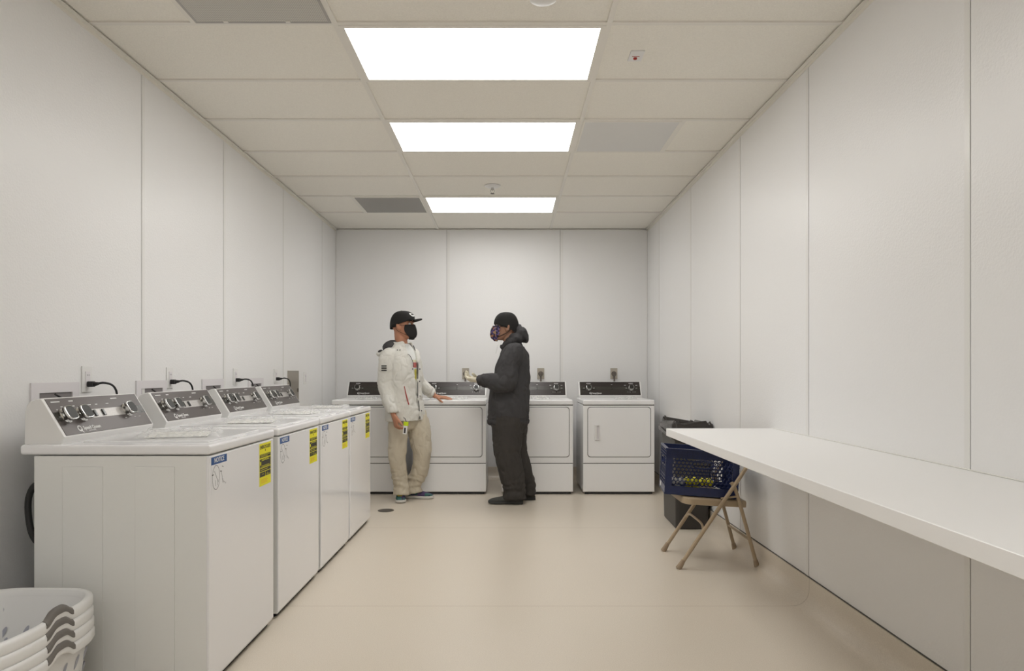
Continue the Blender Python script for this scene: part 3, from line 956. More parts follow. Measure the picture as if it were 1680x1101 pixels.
# ------------------------------------------------------------------ folding counter on the right wall
t = thing('wall_counter', 'long white laminate counter fixed along the right wall', 'counter', (XR, 1.2, 0.785))
bm = bmesh.new()
rbox(bm, (0.878-XR, -2.4, 0.0), (-0.001, 3.896-1.2, 0.041), 0.0015, 1)
finish('worktop', bm, M['counter'], t)
bm = bmesh.new(); rbox(bm, (-0.005, -2.4, 0.0415), (-0.0005, 3.896-1.2, 0.045), 0.001, 1)
finish('sealant_bead', bm, M['paper'], t)
for y in (-1.6, -0.2):
    bm = bmesh.new(); rbox(bm, (-0.45, y, -0.02), (-0.001, y+0.03, -0.0005), 0.001, 1); rbox(bm, (-0.022, y, -0.3), (-0.001, y+0.03, -0.02), 0.001, 1)
    finish('bracket', bm, M['counter'], t)

# ------------------------------------------------------------------ folding chair (faces -X)
ch = thing('folding_chair', 'tan metal folding chair under the end of the white counter, holding the blue crate', 'chair', (1.21, 4.23, 0))
yn, yf = -0.20, 0.20        # near and far side frames
def cp(px, py, side):       # point on near side frame plane
    Y = 4.23+yn
    p = at(px, py, Y); return V((p.x-1.21, yn if side == 0 else yf, p.z))
frontA = V((0.985-1.21, 0, 0.012)); frontB = V((1.372-1.21, 0, 0.587)); frontC = V((1.425-1.21, 0, 0.70)); 
rearA = V((1.436-1.21, 0, 0.012)); rearB = V((1.325-1.21, 0, 0.42)); rearC = V((1.29-1.21, 0, 0.50))
bm = bmesh.new()
pts = [frontA+V((0, yn, 0)), (frontA+frontB)/2+V((0, yn, 0)), frontB+V((0, yn, 0)), frontC+V((0, yn+0.002, 0)), V((0.232, yn+0.02, 0.745)), V((0.236, yn+0.08, 0.76)), V((0.236, yf-0.08, 0.76)), V((0.232, yf-0.02, 0.745)), frontC+V((0, yf-0.002, 0)), frontB+V((0, yf, 0)), (frontA+frontB)/2+V((0, yf, 0)), frontA+V((0, yf, 0))]
tube(bm, pts, 0.0115, 12, interp=5)
finish('front_frame', bm, M['tan'], ch, True)
bm = bmesh.new()
rings = []
for i in range(13):
    y = yn+0.012+(yf-yn-0.024)*i/12; b_ = 0.016*math.sin(PI*i/12)
    rings.append([V((0.200+b_, y, 0.66)), V((0.206+b_, y, 0.655)), V((0.240+b_, y, 0.745)), V((0.235+b_, y, 0.752)), V((0.226+b_, y, 0.75))])
loft(bm, rings); finish('backrest', bm, M['tan'], ch, True, ang=40)
for s, y in ((0, yn), (1, yf)):
    bm = bmesh.new(); o = 0.022 if s == 0 else -0.022
    tube(bm, [rearA+V((0, y, 0)), rearB+V((0, y+o*0.3, 0)), rearC+V((0, y+o*0.4, 0))], 0.011, 12, interp=4)
    finish('rear_leg', bm, M['tan'], ch, True)
    bm = bmesh.new(); tube(bm, [rearB+V((-0.008, y-o*0.0, -0.0)), V((0.02, y+o*0.8, 0.405))], 0.006, 8, interp=0)
    finish('hinge_link', bm, M['tan'], ch, True)
for p in (frontA, rearA):
    for y in (yn, yf):
        bm = bmesh.new(); dx = 0.012 if p is frontA else -0.005
        tube(bm, [p+V((-dx*0.7, y, -0.0115)), p+V((dx*0.6, y, 0.010)), p+V((dx*2.0, y, 0.04))], [0.017, 0.016, 0.0125], 12, interp=2)
        finish('rubber_foot', bm, M['tan_rubber'], ch, True)
q = frontA.lerp(frontB, 0.36)
bm = bmesh.new(); tube(bm, [q+V((0, yn, 0)), q+V((0.006, yn+0.06, 0.03)), q+V((0.006, 0, 0.035)), q+V((0.006, yf-0.06, 0.03)), q+V((0, yf, 0))], 0.007, 10)
finish('front_crossbar', bm, M['tan'], ch, True)
q = rearA.lerp(rearB, 0.38)
bm = bmesh.new(); tube(bm, [q+V((0, yn, 0)), q+V((0, 0, 0.0)), q+V((0, yf, 0))], 0.007, 10)
finish('rear_crossbar', bm, M['tan'], ch, True)
# seat pan, tilted back
ST = Matrix.Translation((0.0, 0, 0.400)) @ Matrix.Rotation(math.radians(3.2), 4, 'Y')
bm = bmesh.new()
rbox(bm, (-0.195, -0.185, -0.012), (0.175, 0.185, 0.0), 0.0055, 3, ST)
tb = bmesh.new()
def seat_ring(z, ins):
    out = []
    for cx, cy, a0, r in ((0.175-0.02, 0.185-0.02, 0, 0.02), (-0.195+0.06, 0.185-0.06, 90, 0.06), (-0.195+0.06, -0.185+0.06, 180, 0.06), (0.175-0.02, -0.185+0.02, 270, 0.02)):
        for i in range(7):
            th = math.radians(a0+15*i); rr_ = max(r-ins, 0.004)
            out.append(V((cx+rr_*math.cos(th), cy+rr_*math.sin(th), z)))
    return out
bm.free(); bm = bmesh.new()
loft(bm, [[ST @ p for p in seat_ring(z, i)] for z, i in ((-0.040, 0.006), (-0.038, 0.0), (-0.012, 0.0), (-0.003, 0.003), (0.0, 0.010), (0.0, 0.02))])
finish('seat', bm, M['tan'], ch, True, ang=50)

# ------------------------------------------------------------------ blue crate on the chair
CL, CW, CH_ = 0.415, 0.30, 0.272
CT = Matrix.Translation((1.142, 4.235, 0.410)) @ Matrix.Rotation(math.radians(-6.5), 4, 'Z') @ Matrix.Rotation(math.radians(3.2), 4, 'Y')
cr = thing('milk_crate', 'dark blue plastic lattice crate resting tilted on the tan folding chair', 'crate')
cr.matrix_world = CT
hl, hww = CL/2, CW/2


def lattice_side(F, Ln, handle=True):
    bm = bmesh.new()
    th = 0.004
    def bar(a, b, wd=0.006, t0=-th, t1=th):
        a, b = V(a), V(b); d = (b-a)
        if d.length < 1e-4: return
        n = V((-d.y, d.x)).normalized()*wd/2
        q = [a+n, b+n, b-n, a-n]
        lo = [bm.verts.new(F @ V((p.x, p.y, t0))) for p in q]; hi = [bm.verts.new(F @ V((p.x, p.y, t1))) for p in q]
        bm.faces.new(lo[::-1]); bm.faces.new(hi)
        for i in range(4): bm.faces.new((lo[i], lo[(i+1) % 4], hi[(i+1) % 4], hi[i]))
    h = Ln/2
    def slab(a, b, c, d): box(bm, (a, c, -th), (b, d, th), F)
    slab(-h, h, 0.0, 0.052)                    # solid lower band
    for z, w_ in ((0.082, 0.0), ): pass
    # upper grid band with backing
    box(bm, (-h, 0.218, -th), (h, CH_-0.004, 0.0), F)
    for z in (0.218, 0.235, 0.252): bar((-h, z), (h, z), 0.0025, 0, th+0.002)
    bar((-h, CH_-0.004), (h, CH_-0.004), 0.008, -th-0.003, th+0.005)
    n = int(Ln/0.028)
    for i in range(n+1):
        x = -h+Ln*i/n; bar((x, 0.218), (x, CH_-0.004), 0.0025, 0, th+0.002)
    # corner posts with ribs
    for s in (-1, 1):
        a, b = (-h, -h+0.035) if s < 0 else (h-0.035, h)
        slab(a, b, 0.052, 0.218)
        for z in (0.06, 0.09, 0.12, 0.15, 0.18, 0.205): bar((a, z), (b, z), 0.0025, 0, th+0.002)
        xm = (a+b)/2; bar((xm, 0.052), (xm, 0.218), 0.0025, 0, th+0.002)
    for z in (0.004, 0.05): bar((-h, z), (h, z), 0.003, 0, th+0.002)
    # honeycomb
    x0, x1, z0, z1 = -h+0.035, h-0.035, 0.052, 0.218
    s = 0.0135
    dx = s*math.sqrt(3); dz = s*1.5
    rows = int((z1-z0)/dz)+2; cols = int((x1-x0)/dx)+2
    seen = set()
    for r in range(rows):
        for c in range(cols):
            cx = x0+c*dx+(dx/2 if r % 2 else 0); cz = z0+r*dz
            if handle and abs(cx) < 0.058 and 0.165 < cz < 0.21: continue
            P = [(cx+s*math.sin(math.radians(60*i)), cz+s*math.cos(math.radians(60*i))) for i in range(6)]
            for i in range(6):
                a, b = P[i], P[(i+1) % 6]
                ky = tuple(sorted(((round(a[0], 3), round(a[1], 3)), (round(b[0], 3), round(b[1], 3)))))
                if ky in seen: continue
                seen.add(ky)
                if all(x0-0.002 <= p[0] <= x1+0.002 and z0-0.002 <= p[1] <= z1+0.002 for p in (a, b)):
                    bar(a, b, 0.0052, -0.003, 0.003)
    if handle:
        pts = [V((0.062*math.cos(2*PI*i/20), 0.187+0.024*math.sin(2*PI*i/20))) for i in range(21)]
        for a, b in zip(pts, pts[1:]): bar(a, b, 0.006, -th, th+0.003)
    return bm


for nm, F, Ln in (('side_wall', frame_mtx((0, -hww, 0), (1, 0, 0), (0, 0, 1)), CL), ('side_wall', frame_mtx((0, hww, 0), (-1, 0, 0), (0, 0, 1)), CL),
                  ('end_wall', frame_mtx((-hl, 0, 0), (0, -1, 0), (0, 0, 1)), CW), ('end_wall', frame_mtx((hl, 0, 0), (0, 1, 0), (0, 0, 1)), CW)):
    finish(nm, lattice_side(F, Ln), M['crate'], cr)
bm = bmesh.new(); box(bm, (-hl, -hww, 0.0), (hl, hww, 0.008)); finish('base', bm, M['crate'], cr)
bm = bmesh.new(); box(bm, (-hl-0.0075, 0.03, 0.02), (-hl-0.0065, 0.065, 0.048)); finish('sticker', bm, M['paper'], cr)
# small bottles lying in the crate
it = [(-0.125, -0.10, 0.030, 'w'), (-0.110, -0.095, 0.075, 'w'), (-0.065, -0.105, 0.035, 'y'), (-0.07, -0.10, 0.078, 'y'), (-0.02, -0.105, 0.035, 'y'),
      (-0.03, -0.10, 0.08, 'y'), (0.02, -0.105, 0.035, 'p'), (0.015, -0.10, 0.078, 'y'), (0.055, -0.10, 0.04, 'p'), (-0.15, -0.09, 0.072, 'w'), (0.10, -0.095, 0.035, 'w'), (0.055, -0.09, 0.078, 'y')]
M['pale_pink'] = mat('pale_plastic', (0.75, 0.6, 0.55), 0.4)
bl = {'y': 'small yellow bottle seen through the front of the blue crate', 'w': 'small white bottle seen through the front of the blue crate', 'p': 'small pale pink bottle seen through the front of the blue crate'}
for x, y, z, c in it:
    b = thing('bottle', bl[c], 'bottle', (0, 0, 0), 0, {'y': 'yellow bottles in the crate', 'w': 'white bottles in the crate', 'p': 'pale bottles in the crate'}[c])
    b.matrix_world = CT @ Matrix.Translation((x, y, z)) @ Matrix.Rotation(-PI/2+rnd.uniform(-.03, .03), 4, 'X')
    mm = {'y': M['yellow'], 'w': M['paper'], 'p': M['pale_pink']}[c]
    bm = bmesh.new(); lathe(bm, [(0.012, -0.028), (0.019, -0.024), (0.019, 0.05), (0.011, 0.065), (0.009, 0.07)], 16)
    lathe(bm, [(0.0, -0.035), (0.011, -0.035), (0.011, -0.025)], 14)
    finish('bottle_body', bm, mm, b, True)
    bm = bmesh.new(); lathe(bm, [(0.010, 0.069), (0.010, 0.082), (0.0, 0.083)], 12); finish('cap', bm, M['paper'], b, True)

# ------------------------------------------------------------------ slim bin with liner
bn = thing('waste_bin', 'tall slim dark bin against the right wall behind the blue crate', 'bin', (1.332, 5.27, 0), math.radians(-1.5))
bm = bmesh.new()
def brr(hx, hy, z, r=0.03, n=5):
    out = []
    for sx, sy, a0 in ((1, 1, 0), (-1, 1, 90), (-1, -1, 180), (1, -1, 270)):
        for i in range(n+1):
            th = math.radians(a0+90*i/n); out.append(V((sx*(hx-r)+r*math.cos(th), sy*(hy-r)+r*math.sin(th), z)))
    return out
loft(bm, [brr(0.112, 0.225, 0.0), brr(0.118, 0.235, 0.01), brr(0.130, 0.262, 0.70), brr(0.137, 0.27, 0.705), brr(0.137, 0.27, 0.735), brr(0.13, 0.262, 0.735), brr(0.11, 0.23, 0.02)])
finish('bin_body', bm, M['bin'], bn, True, ang=40)
# liner
bg = thing('bin_liner', 'crumpled black plastic liner folded over the rim of the slim bin', 'bag', (1.332, 5.27, 0.735), math.radians(-1.5))
bm = bmesh.new()
rings = []
N = 60
for k_, (e, z, amp) in enumerate(((0.012, -0.085, 0.016), (0.014, -0.055, 0.014), (0.010, -0.025, 0.010), (0.010, 0.0, 0.010), (0.006, 0.016, 0.016), (-0.012, 0.024, 0.026), (-0.03, 0.012, 0.022), (-0.035, -0.06, 0.01))):
    ring = []
    base = brr(0.137+e, 0.27+e, 0, 0.04, 34)
    for i, p in enumerate(base):
        th = math.atan2(p.y, p.x)
        n = noise.noise(V((math.cos(th)*4, math.sin(th)*4, k_*0.6)))
        n2 = noise.noise(V((math.cos(th)*13, math.sin(th)*13, k_*0.9)))+0.5*abs(noise.noise(V((p.x*40, p.y*40, k_*1.3))))
        o = p.normalized()*(amp*(n+n2*0.8))
        dz = amp*1.8*n2 + (0.02*n if k_ >= 4 else 0)
        if k_ <= 1: dz += 0.055*max(0, 0.6-abs(n*2))
        q_ = p+o
        # loose corner towards the viewer's left, and a bunched ridge
        f = max(0, math.cos(th-math.radians(203)))**10
        q_ += V((-0.035, -0.01, 0))*f; 
        if k_ <= 1: dz -= 0.035*f
        g_ = max(0, math.cos(th-math.radians(255)))**8
        if 3 <= k_ <= 6: dz += 0.025*g_
        g2 = max(0, math.cos(th-math.radians(200)))**10
        if 3 <= k_ <= 6: dz += 0.02*g2
        q_.z = z+dz
        q_.x = min(q_.x, 0.142)
        ring.append(q_)
    rings.append(ring)
loft(bm, rings, cap=False)
finish('liner_film', bm, M['bag'], bg, True, ang=180)

# ------------------------------------------------------------------ laundry baskets, stack of four
def make_basket():
    t = thing('laundry_basket', 'white', 'laundry basket', (0, 0, 0), 0, 'stack of laundry baskets')
    def sup(hx, hy, z, q=3.6, n=72, rise=False):
        out = []
        for i in range(n):
            th = 2*PI*i/n; c_, s_ = math.cos(th), math.sin(th)
            f = (abs(c_)**q+abs(s_)**q)**(-1/q)
            zz = z
            if rise:
                zz += -0.012*(1-abs(math.sin(th)))**1.0*0 + 0.022*math.exp(-((s_*f*hy-0.02)/0.045)**4)*(abs(c_) > abs(s_)*0.6)
            out.append(V((hx*f*c_, hy*f*s_, zz)))
        return out
    bm = bmesh.new()
    loft(bm, [sup(0.165, 0.235, 0.0), sup(0.175, 0.245, 0.006), sup(0.19, 0.262, 0.12), sup(0.208, 0.283, 0.265, rise=True), sup(0.205, 0.280, 0.265, rise=True), sup(0.187, 0.259, 0.12), sup(0.172, 0.242, 0.01), sup(0.05, 0.07, 0.008)])
    body = finish('basket_body', bm, M['basket'], t, True, ang=60)
    # rolled rim
    bm = bmesh.new()
    loft(bm, [sup(0.206, 0.281, 0.262, rise=True), sup(0.222, 0.297, 0.268-0.022, rise=True), sup(0.2255, 0.3005, 0.252, rise=True), sup(0.2255, 0.3005, 0.268, rise=True), sup(0.222, 0.297, 0.277, rise=True), sup(0.212, 0.287, 0.279, rise=True), sup(0.2045, 0.2795, 0.274, rise=True), sup(0.2035, 0.2785, 0.255, rise=True)], cap=False)
    finish('rim', bm, M['basket'], t, True, ang=60)
    # grips on the rim's raised handle
    for s in (-1, 1):
        bm = bmesh.new()
        q = 3.6
        ring = []
        for i in range(17):
            yy = -0.045+0.125*i/16
            th = math.atan2(yy, 0.2)
            z = 0.022*math.exp(-((yy-0.02)/0.045)**4)
            f = lambda hx: s*hx
            ring.append([V((f(0.2065), yy, 0.2775+z)), V((f(0.213), yy, 0.2825+z)), V((f(0.222), yy, 0.2805+z)), V((f(0.2275), yy, 0.273+z)), V((f(0.2275), yy, 0.2625+z)), V((f(0.2235), yy, 0.2605+z)), V((f(0.214), yy, 0.266+z))])
        loft(bm, ring)
        finish('grip', bm, M['grip'], t, True, ang=50)
    # leaf shaped slots, outside and inside
    bm = bmesh.new()
    for z, ph in ((0.205, 0), (0.15, 0.5), (0.095, 0)):
        for side in range(4):
            n = 7 if side % 2 == 0 else 5
            for j in range(n):
                u = (j+ph*0.5-(n-1)/2)*0.066
                for off in (0.0012, -0.0055):
                    k2 = z/0.265
                    hx, hy = 0.175+0.033*k2, 0.245+0.038*k2
                    if side % 2 == 0:
                        sgn = 1 if side == 0 else -1
                        f_ = (1-min(0.999, abs(u)/hy)**3.6)**(1/3.6)
                        if abs(u) > hy*0.86: continue
                        c = V((sgn*(hx*f_+off), u, z)); U = V((0, 1, 0)); 
                    else:
                        sgn = 1 if side == 1 else -1
                        if abs(u) > hx*0.82: continue
                        f_ = (1-min(0.999, abs(u)/hx)**3.6)**(1/3.6)
                        c = V((u, sgn*(hy*f_+off), z)); U = V((1, 0, 0))
                    W_ = V((0, 0, 1))
                    if off < 0 and z > 0.18: continue
                    pts = []
                    for i in range(12):
                        a = 2*PI*i/12; p = V((0.007*math.cos(a), 0.022*math.sin(a)))
                        ca, sa = math.cos(-0.5), math.sin(-0.5)
                        p = V((p.x*ca-p.y*sa, p.x*sa+p.y*ca))
                        slope = 0.23
                        nrm = (V((sgn, 0, 0)) if side % 2 == 0 else V((0, sgn, 0)))
                        pts.append(bm.verts.new(c+U*p.x+W_*p.y+nrm*p.y*slope*0.55))
                    bm.faces.new(pts)
    finish('leaf_slots', bm, M['leafhole'], body)
    return t


b0 = make_basket()
BX, BY = -1.578, 2.075
lbl = ['white laundry basket with grey grip, topmost of the stack in the corner', 'second white laundry basket from the top of the stack',
       'third white laundry basket from the top of the stack', 'bottom white laundry basket of the stack, its slotted side visible']
zs = [0.111, 0.077, 0.043, 0.009-0.009]
zs = [0.123, 0.085, 0.044, 0.003]
zs = [0.105, 0.070, 0.035, 0.0]
b0.scale = (1, 1, 1.085); b0.location = (BX, BY, zs[0]); b0['label'] = lbl[0]
for i in (1, 2, 3): copy_tree(b0, None, (BX+0.003*i, BY-0.002*i, zs[i]), 0, lbl[i])
#PEOPLE

# ------------------------------------------------------------------ people
def ell(c, a, b, ra, rb, n=28, q=2.0, ph=0.0):
    """ring around c in the plane of unit vectors a, b"""
    out = []
    for i in range(n):
        th = 2*PI*i/n+ph; cc, ss = math.cos(th), math.sin(th)
        f = (abs(cc)**q+abs(ss)**q)**(-1/q)
        out.append(V(c)+a*ra*f*cc+b*rb*f*ss)
    return out


def interp_rows(rows, k=4):
    vs = []
    L = len(rows[0])
    ext = [[2*x-y for x, y in zip(rows[0], rows[1])]]+[list(r) for r in rows]+[[2*x-y for x, y in zip(rows[-1], rows[-2])]]
    for i in range(1, len(ext)-2):
        for j in range(k):
            t = j/k; r = []
            for m_ in range(L):
                a, b, c, d = ext[i-1][m_], ext[i][m_], ext[i+1][m_], ext[i+2][m_]
                r.append(0.5*((2*b)+(c-a)*t+(2*a-5*b+4*c-d)*t*t+(3*b-a-3*c+d)*t**3))
            vs.append(r)
    vs.append(list(rows[-1]))
    return vs


def head_mtx(c, yaw, pitch=0.0, roll=0.0):
    """local x = face forward, y = left, z = up"""
    return Matrix.Translation(c) @ Matrix.Rotation(yaw, 4, 'Z') @ Matrix.Rotation(pitch, 4, 'Y') @ Matrix.Rotation(roll, 4, 'X')


HEAD = [(-0.117, 0.022, 0.078, -0.02), (-0.108, 0.036, 0.09, 0.0), (-0.085, 0.050, 0.092, -0.035), (-0.055, 0.060, 0.089, -0.072), (-0.025, 0.068, 0.088, -0.090),
        (0.005, 0.072, 0.088, -0.102), (0.035, 0.0745, 0.093, -0.107), (0.065, 0.072, 0.088, -0.102), (0.088, 0.060, 0.070, -0.085), (0.106, 0.038, 0.042, -0.055), (0.115, 0.012, 0.01, -0.02)]


def head_row(z):
    for a, b in zip(HEAD, HEAD[1:]):
        if a[0] <= z <= b[0]:
            t = (z-a[0])/(b[0]-a[0]); return [a[i]+(b[i]-a[i])*t for i in range(4)]
    return HEAD[0] if z < HEAD[0][0] else HEAD[-1]


def head_point(th, z, grow=0.0):
    _, wd, fr, bk = head_row(z)
    cx = (fr+bk)/2; rx = (fr-bk)/2+grow; ry = wd+grow
    q = 2.25
    c_, s_ = math.cos(th), math.sin(th)
    f = (abs(c_)**q+abs(s_)**q)**(-1/q)
    return V((cx+rx*f*c_, ry*f*s_, z))


def add_head(bm, H):
    rows = interp_rows(HEAD, 3)
    rings = []
    for z, wd, fr, bk in rows:
        cx = (fr+bk)/2; rx = (fr-bk)/2
        q = 2.25; r = []
        for i in range(32):
            th = 2*PI*i/32; c_, s_ = math.cos(th), math.sin(th)
            f = (abs(c_)**q+abs(s_)**q)**(-1/q)
            p = V((cx+rx*f*c_, wd*f*s_, z))
            # eye sockets
            for s in (-1, 1):
                d = (p-V((0.086, s*0.033, 0.010))).length
                p.x -= 0.012*math.exp(-(d/0.018)**2)
            r.append(H @ p)
        rings.append(r)
    loft(bm, rings)
    R3 = H.to_3x3()
    tube(bm, [H @ V(p) for p in ((0.080, 0, 0.018), (0.096, 0, -0.002), (0.108, 0, -0.022), (0.098, 0, -0.036))], [0.008, 0.011, 0.014, 0.009], 12)
    for s in (-1, 1):
        ellipsoid(bm, H @ V((0.094, s*0.012, -0.032)), (0.009, 0.008, 0.007), R3)
        ellipsoid(bm, H @ V((0.085, s*0.032, 0.028)), (0.010, 0.024, 0.006), R3)
        ellipsoid(bm, H @ V((0.06, s*0.045, -0.02)), (0.02, 0.015, 0.014), R3)
        # ear
        E = H @ Matrix.Translation((-0.010, s*0.079, -0.008)) @ Matrix.Rotation(s*-0.35, 4, 'Z') @ Matrix.Rotation(-0.2, 4, 'Y')
        t_ = bmesh.new()
        bmesh.ops.create_uvsphere(t_, u_segments=16, v_segments=10, radius=1)
        for v in t_.verts: v.co = V((v.co.x*0.021, v.co.y*0.011, v.co.z*0.034))
        merge(bm, t_, E)
    ellipsoid(bm, H @ V((0.090, 0, -0.060)), (0.010, 0.024, 0.006), R3)
    ellipsoid(bm, H @ V((0.089, 0, -0.071)), (0.010, 0.020, 0.007), R3)


def add_hand(bm, w_, d, pn, side, curl=(0.3,)*4, thumb=0.6, scale=1.0, spread=0.12, fl=1.0):
    """w_ wrist, d direction of the fingers, pn palm normal (the way the palm faces), side = +1/-1 direction of thumb"""
    d = V(d).normalized(); pn = V(pn); pn = (pn-d*pn.dot(d)).normalized(); x = d.cross(pn).normalized()*side
    s = scale
    def P(a, b, c): return V(w_)+d*a*s+x*b*s+pn*c*s
    tube(bm, [P(-0.02, 0, 0), P(0.01, 0.002, 0), P(0.045, 0.004, 0.002), P(0.078, 0.002, 0.002), P(0.092, 0.0, 0.0)],
         [(0.028*s, 0.020*s), (0.030*s, 0.019*s), (0.040*s, 0.016*s), (0.042*s, 0.014*s), (0.036*s, 0.010*s)], 16, up=x)
    L = [0.072, 0.080, 0.075, 0.058]
    B = [0.030, 0.0105, -0.0095, -0.0285]
    for i in range(4):
        c = curl[i]; p = P(0.084-abs(B[i])*0.15, B[i], 0.0); pts = [P(0.06, B[i]*0.9, 0.0), p]
        ang = 0.12
        for k_, f in enumerate((0.45, 0.30, 0.25)):
            ang += c*(0.9 if k_ == 0 else 1.1)
            dr = d*math.cos(ang)+pn*math.sin(ang)+x*(B[i]/0.03*spread)*math.cos(ang)
            p = p+dr.normalized()*L[i]*f*s*fl; pts.append(p)
        tube(bm, pts, [0.0095*s, 0.0098*s, 0.0088*s, 0.008*s, 0.0065*s], 10, interp=3)
    t0 = P(0.015, 0.026, 0.004); dr = (d*math.cos(thumb)+x*math.sin(thumb)+pn*0.25).normalized()
    t1 = t0+dr*0.042*s; t2 = t1+(dr+d*0.25+pn*0.1).normalized()*0.033*s; t3 = t2+(dr+d*0.5+pn*0.15).normalized()*0.025*s
    tube(bm, [P(0.0, 0.012, 0.0), t0, t1, t2, t3], [0.013*s, 0.015*s, 0.011*s, 0.010*s, 0.0075*s], 10, interp=3)


def folds(sc, amp, amp2=0.4, zs=1.6, seed=0.0):
    """soft undulation plus thin creases"""
    def f(p):
        q = V((p.x*sc+seed, p.y*sc, p.z*sc*zs))
        wv = noise.noise_vector(q*0.7)*0.6
        a = noise.noise(q)
        n1 = abs(noise.noise(q*1.5+wv+V((3, 1, 2)))); n2 = abs(noise.noise(V((q.x*3.1+q.z, q.y*3.1, q.z*2.6-q.x))+wv))
        return amp*(a*0.75+0.35*noise.noise(q*2.3)-amp2*0.7*max(0, 1-n1/0.22)*max(0, a+0.25)-amp2*0.35*max(0, 1-n2/0.16)*max(0, 0.3-a)+0.25)
    return f


def clothes(name, bm, m, parent, voxel, disp, smooth=3):
    me = fuse(bm, voxel, smooth, disp)
    o = mesh_obj(name, me, m, parent, True, 180)
    o.location = (0, 0, 0)
    return o


def shoe(parent, ankle, heel, toe, soleM, upperM, n_sock=None, hgt=0.075, wdt=0.048):
    """heel and toe on the floor"""
    heel, toe = V(heel), V(toe); d = (toe-heel); L = d.length; d.normalize(); s = V((-d.y, d.x, 0)); up = V((0, 0, 1))
    def ring(t, w_, z0, z1, n=20, q=2.6, off=0.0):
        c = heel+d*L*t+s*off; c.z = (z0+z1)/2
        return ell(c, s, up, w_, (z1-z0)/2, n, q)
    st = [(0.0, 0.022, 0.004), (0.03, 0.034, 0.0), (0.2, 0.038, 0.0), (0.45, 0.037, 0.002), (0.7, 0.047, 0.0), (0.86, 0.044, 0.002), (0.96, 0.030, 0.006), (1.0, 0.014, 0.010)]
    bm = bmesh.new()
    loft(bm, [ring(t, w_*wdt/0.048, z0, 0.030 if t > 0.0 else 0.028, q=5) for t, w_, z0 in interp_rows(st, 3)])
    so = finish('shoe_sole', bm, soleM, parent, True, ang=50)
    up_ = [(0.015, 0.026, 0.065), (0.06, 0.034, 0.082), (0.2, 0.037, 0.084), (0.38, 0.036, hgt+0.012), (0.55, 0.040, hgt-0.006), (0.75, 0.043, 0.056), (0.9, 0.035, 0.046), (0.97, 0.020, 0.036), (0.985, 0.008, 0.03)]
    bm = bmesh.new()
    loft(bm, [ring(t, w_*wdt/0.048, 0.012, z1, q=2.4) for t, w_, z1 in interp_rows(up_, 3)])
    u = finish('shoe', bm, upperM, parent, True, ang=60)
    so.parent = u
    return u


def eyes(H, parent):
    for s in (-1, 1):
        bm = bmesh.new(); ellipsoid(bm, H @ V((0.078, s*0.032, 0.010)), (0.0115,)*3)
        e = finish('eye', bm, M['eye'], parent, True, ang=180)
        bm = bmesh.new(); ellipsoid(bm, H @ V((0.0866, s*0.032, 0.010)), (0.0045,)*3)
        finish('iris', bm, M['iris'], e, True, ang=180)
        bm = bmesh.new(); tube(bm, [H @ V(p) for p in ((0.096, s*0.012, 0.032), (0.0965, s*0.030, 0.038), (0.082, s*0.050, 0.032))], [0.003, 0.004, 0.002], 6)
        finish('eyebrow', bm, M['hair'], parent, True)


def face_mask(H, parent, m, z_top, z_bot, bulge=0.02, th_max=1.15, name='face_mask'):
    bm = bmesh.new(); rings = []
    nz, nt = 14, 26
    for j in range(nz+1):
        v = j/nz; z = z_bot+(z_top-z_bot)*v
        ring = []
        lim = th_max*(0.72+0.28*math.sin(PI*min(1, max(0, v*0.75+0.12))))
        for i in range(nt+1):
            th = -lim+2*lim*i/nt
            p = head_point(th, z, 0.010)
            k_ = math.exp(-(th/0.55)**2)
            p.x += (bulge*k_*math.sin(PI*(0.12+0.76*v))+0.006*math.exp(-(th/0.25)**2)*v)
            ring.append(p)
        rings.append(ring)
    out = [[H @ p for p in r] for r in rings]
    loft(bm, out, cap=False, closed=False)
    o = finish(name, bm, m, parent, True, ang=180)
    sd = o.modifiers.new('thick', 'SOLIDIFY'); sd.thickness = 0.003
    for s in (-1, 1):
        bm = bmesh.new()
        tube(bm, [H @ V(p) for p in (tuple(head_point(s*th_max*0.72, z_top-0.006, 0.006)), (0.02, s*0.079, z_top-0.004), (-0.022, s*0.083, 0.012), (-0.034, s*0.081, -0.012), (-0.018, s*0.078, -0.045), tuple(head_point(s*th_max*0.8, z_bot+0.03, 0.005)))], 0.0016 if m is M['mask'] else 0.0032, 6)
        finish('ear_loop', bm, m if m is M['mask'] else M['mask'], o, True)
    return o


def rings_from(rows, fwd, lft, k=4, n=32, q=2.3):
    """rows: cx, cy, z, r_left, r_fwd"""
    return [ell((x, y, z), fwd, lft, rf, rl, n, q) for x, y, z, rl, rf in interp_rows(rows, k)]


# ---- person in the white jacket -------------------------------------------------
yaw = math.radians(-24)
f = V((math.cos(yaw), math.sin(yaw), 0)); l = V((-f.y, f.x, 0))
p1 = thing('person', 'person in a white hooded jacket, cream trousers and black cap, hand on a dryer', 'person', (0, 0, 0))
H1 = head_mtx((-0.948, 6.19, 1.552), math.radians(-16), math.radians(-4))
shR, shL = V((-1.062, 6.055, 1.285)), V((-0.885, 6.335, 1.295))
elR, elL = V((-1.085, 6.06, 1.03)), V((-0.848, 6.45, 1.055))
wrR, wrL = V((-1.000, 5.985, 0.785)), V((-0.712, 6.545, 0.925))
hipR, hipL = V((-0.975, 6.14, 0.80)), V((-0.87, 6.275, 0.80))
knR, knL = V((-0.985, 6.10, 0.44)), V((-0.782, 6.235, 0.44))
anR, anL = V((-0.968, 6.165, 0.085)), V((-0.880, 6.285, 0.085))
bm = bmesh.new()
add_head(bm, H1)
tube(bm, [H1 @ V((-0.03, 0, -0.02)), H1 @ V((-0.030, 0, -0.08)), V((-0.965, 6.19, 1.40)), V((-0.968, 6.195, 1.33))], [0.055, 0.056, 0.057, 0.075], 20, interp=3)
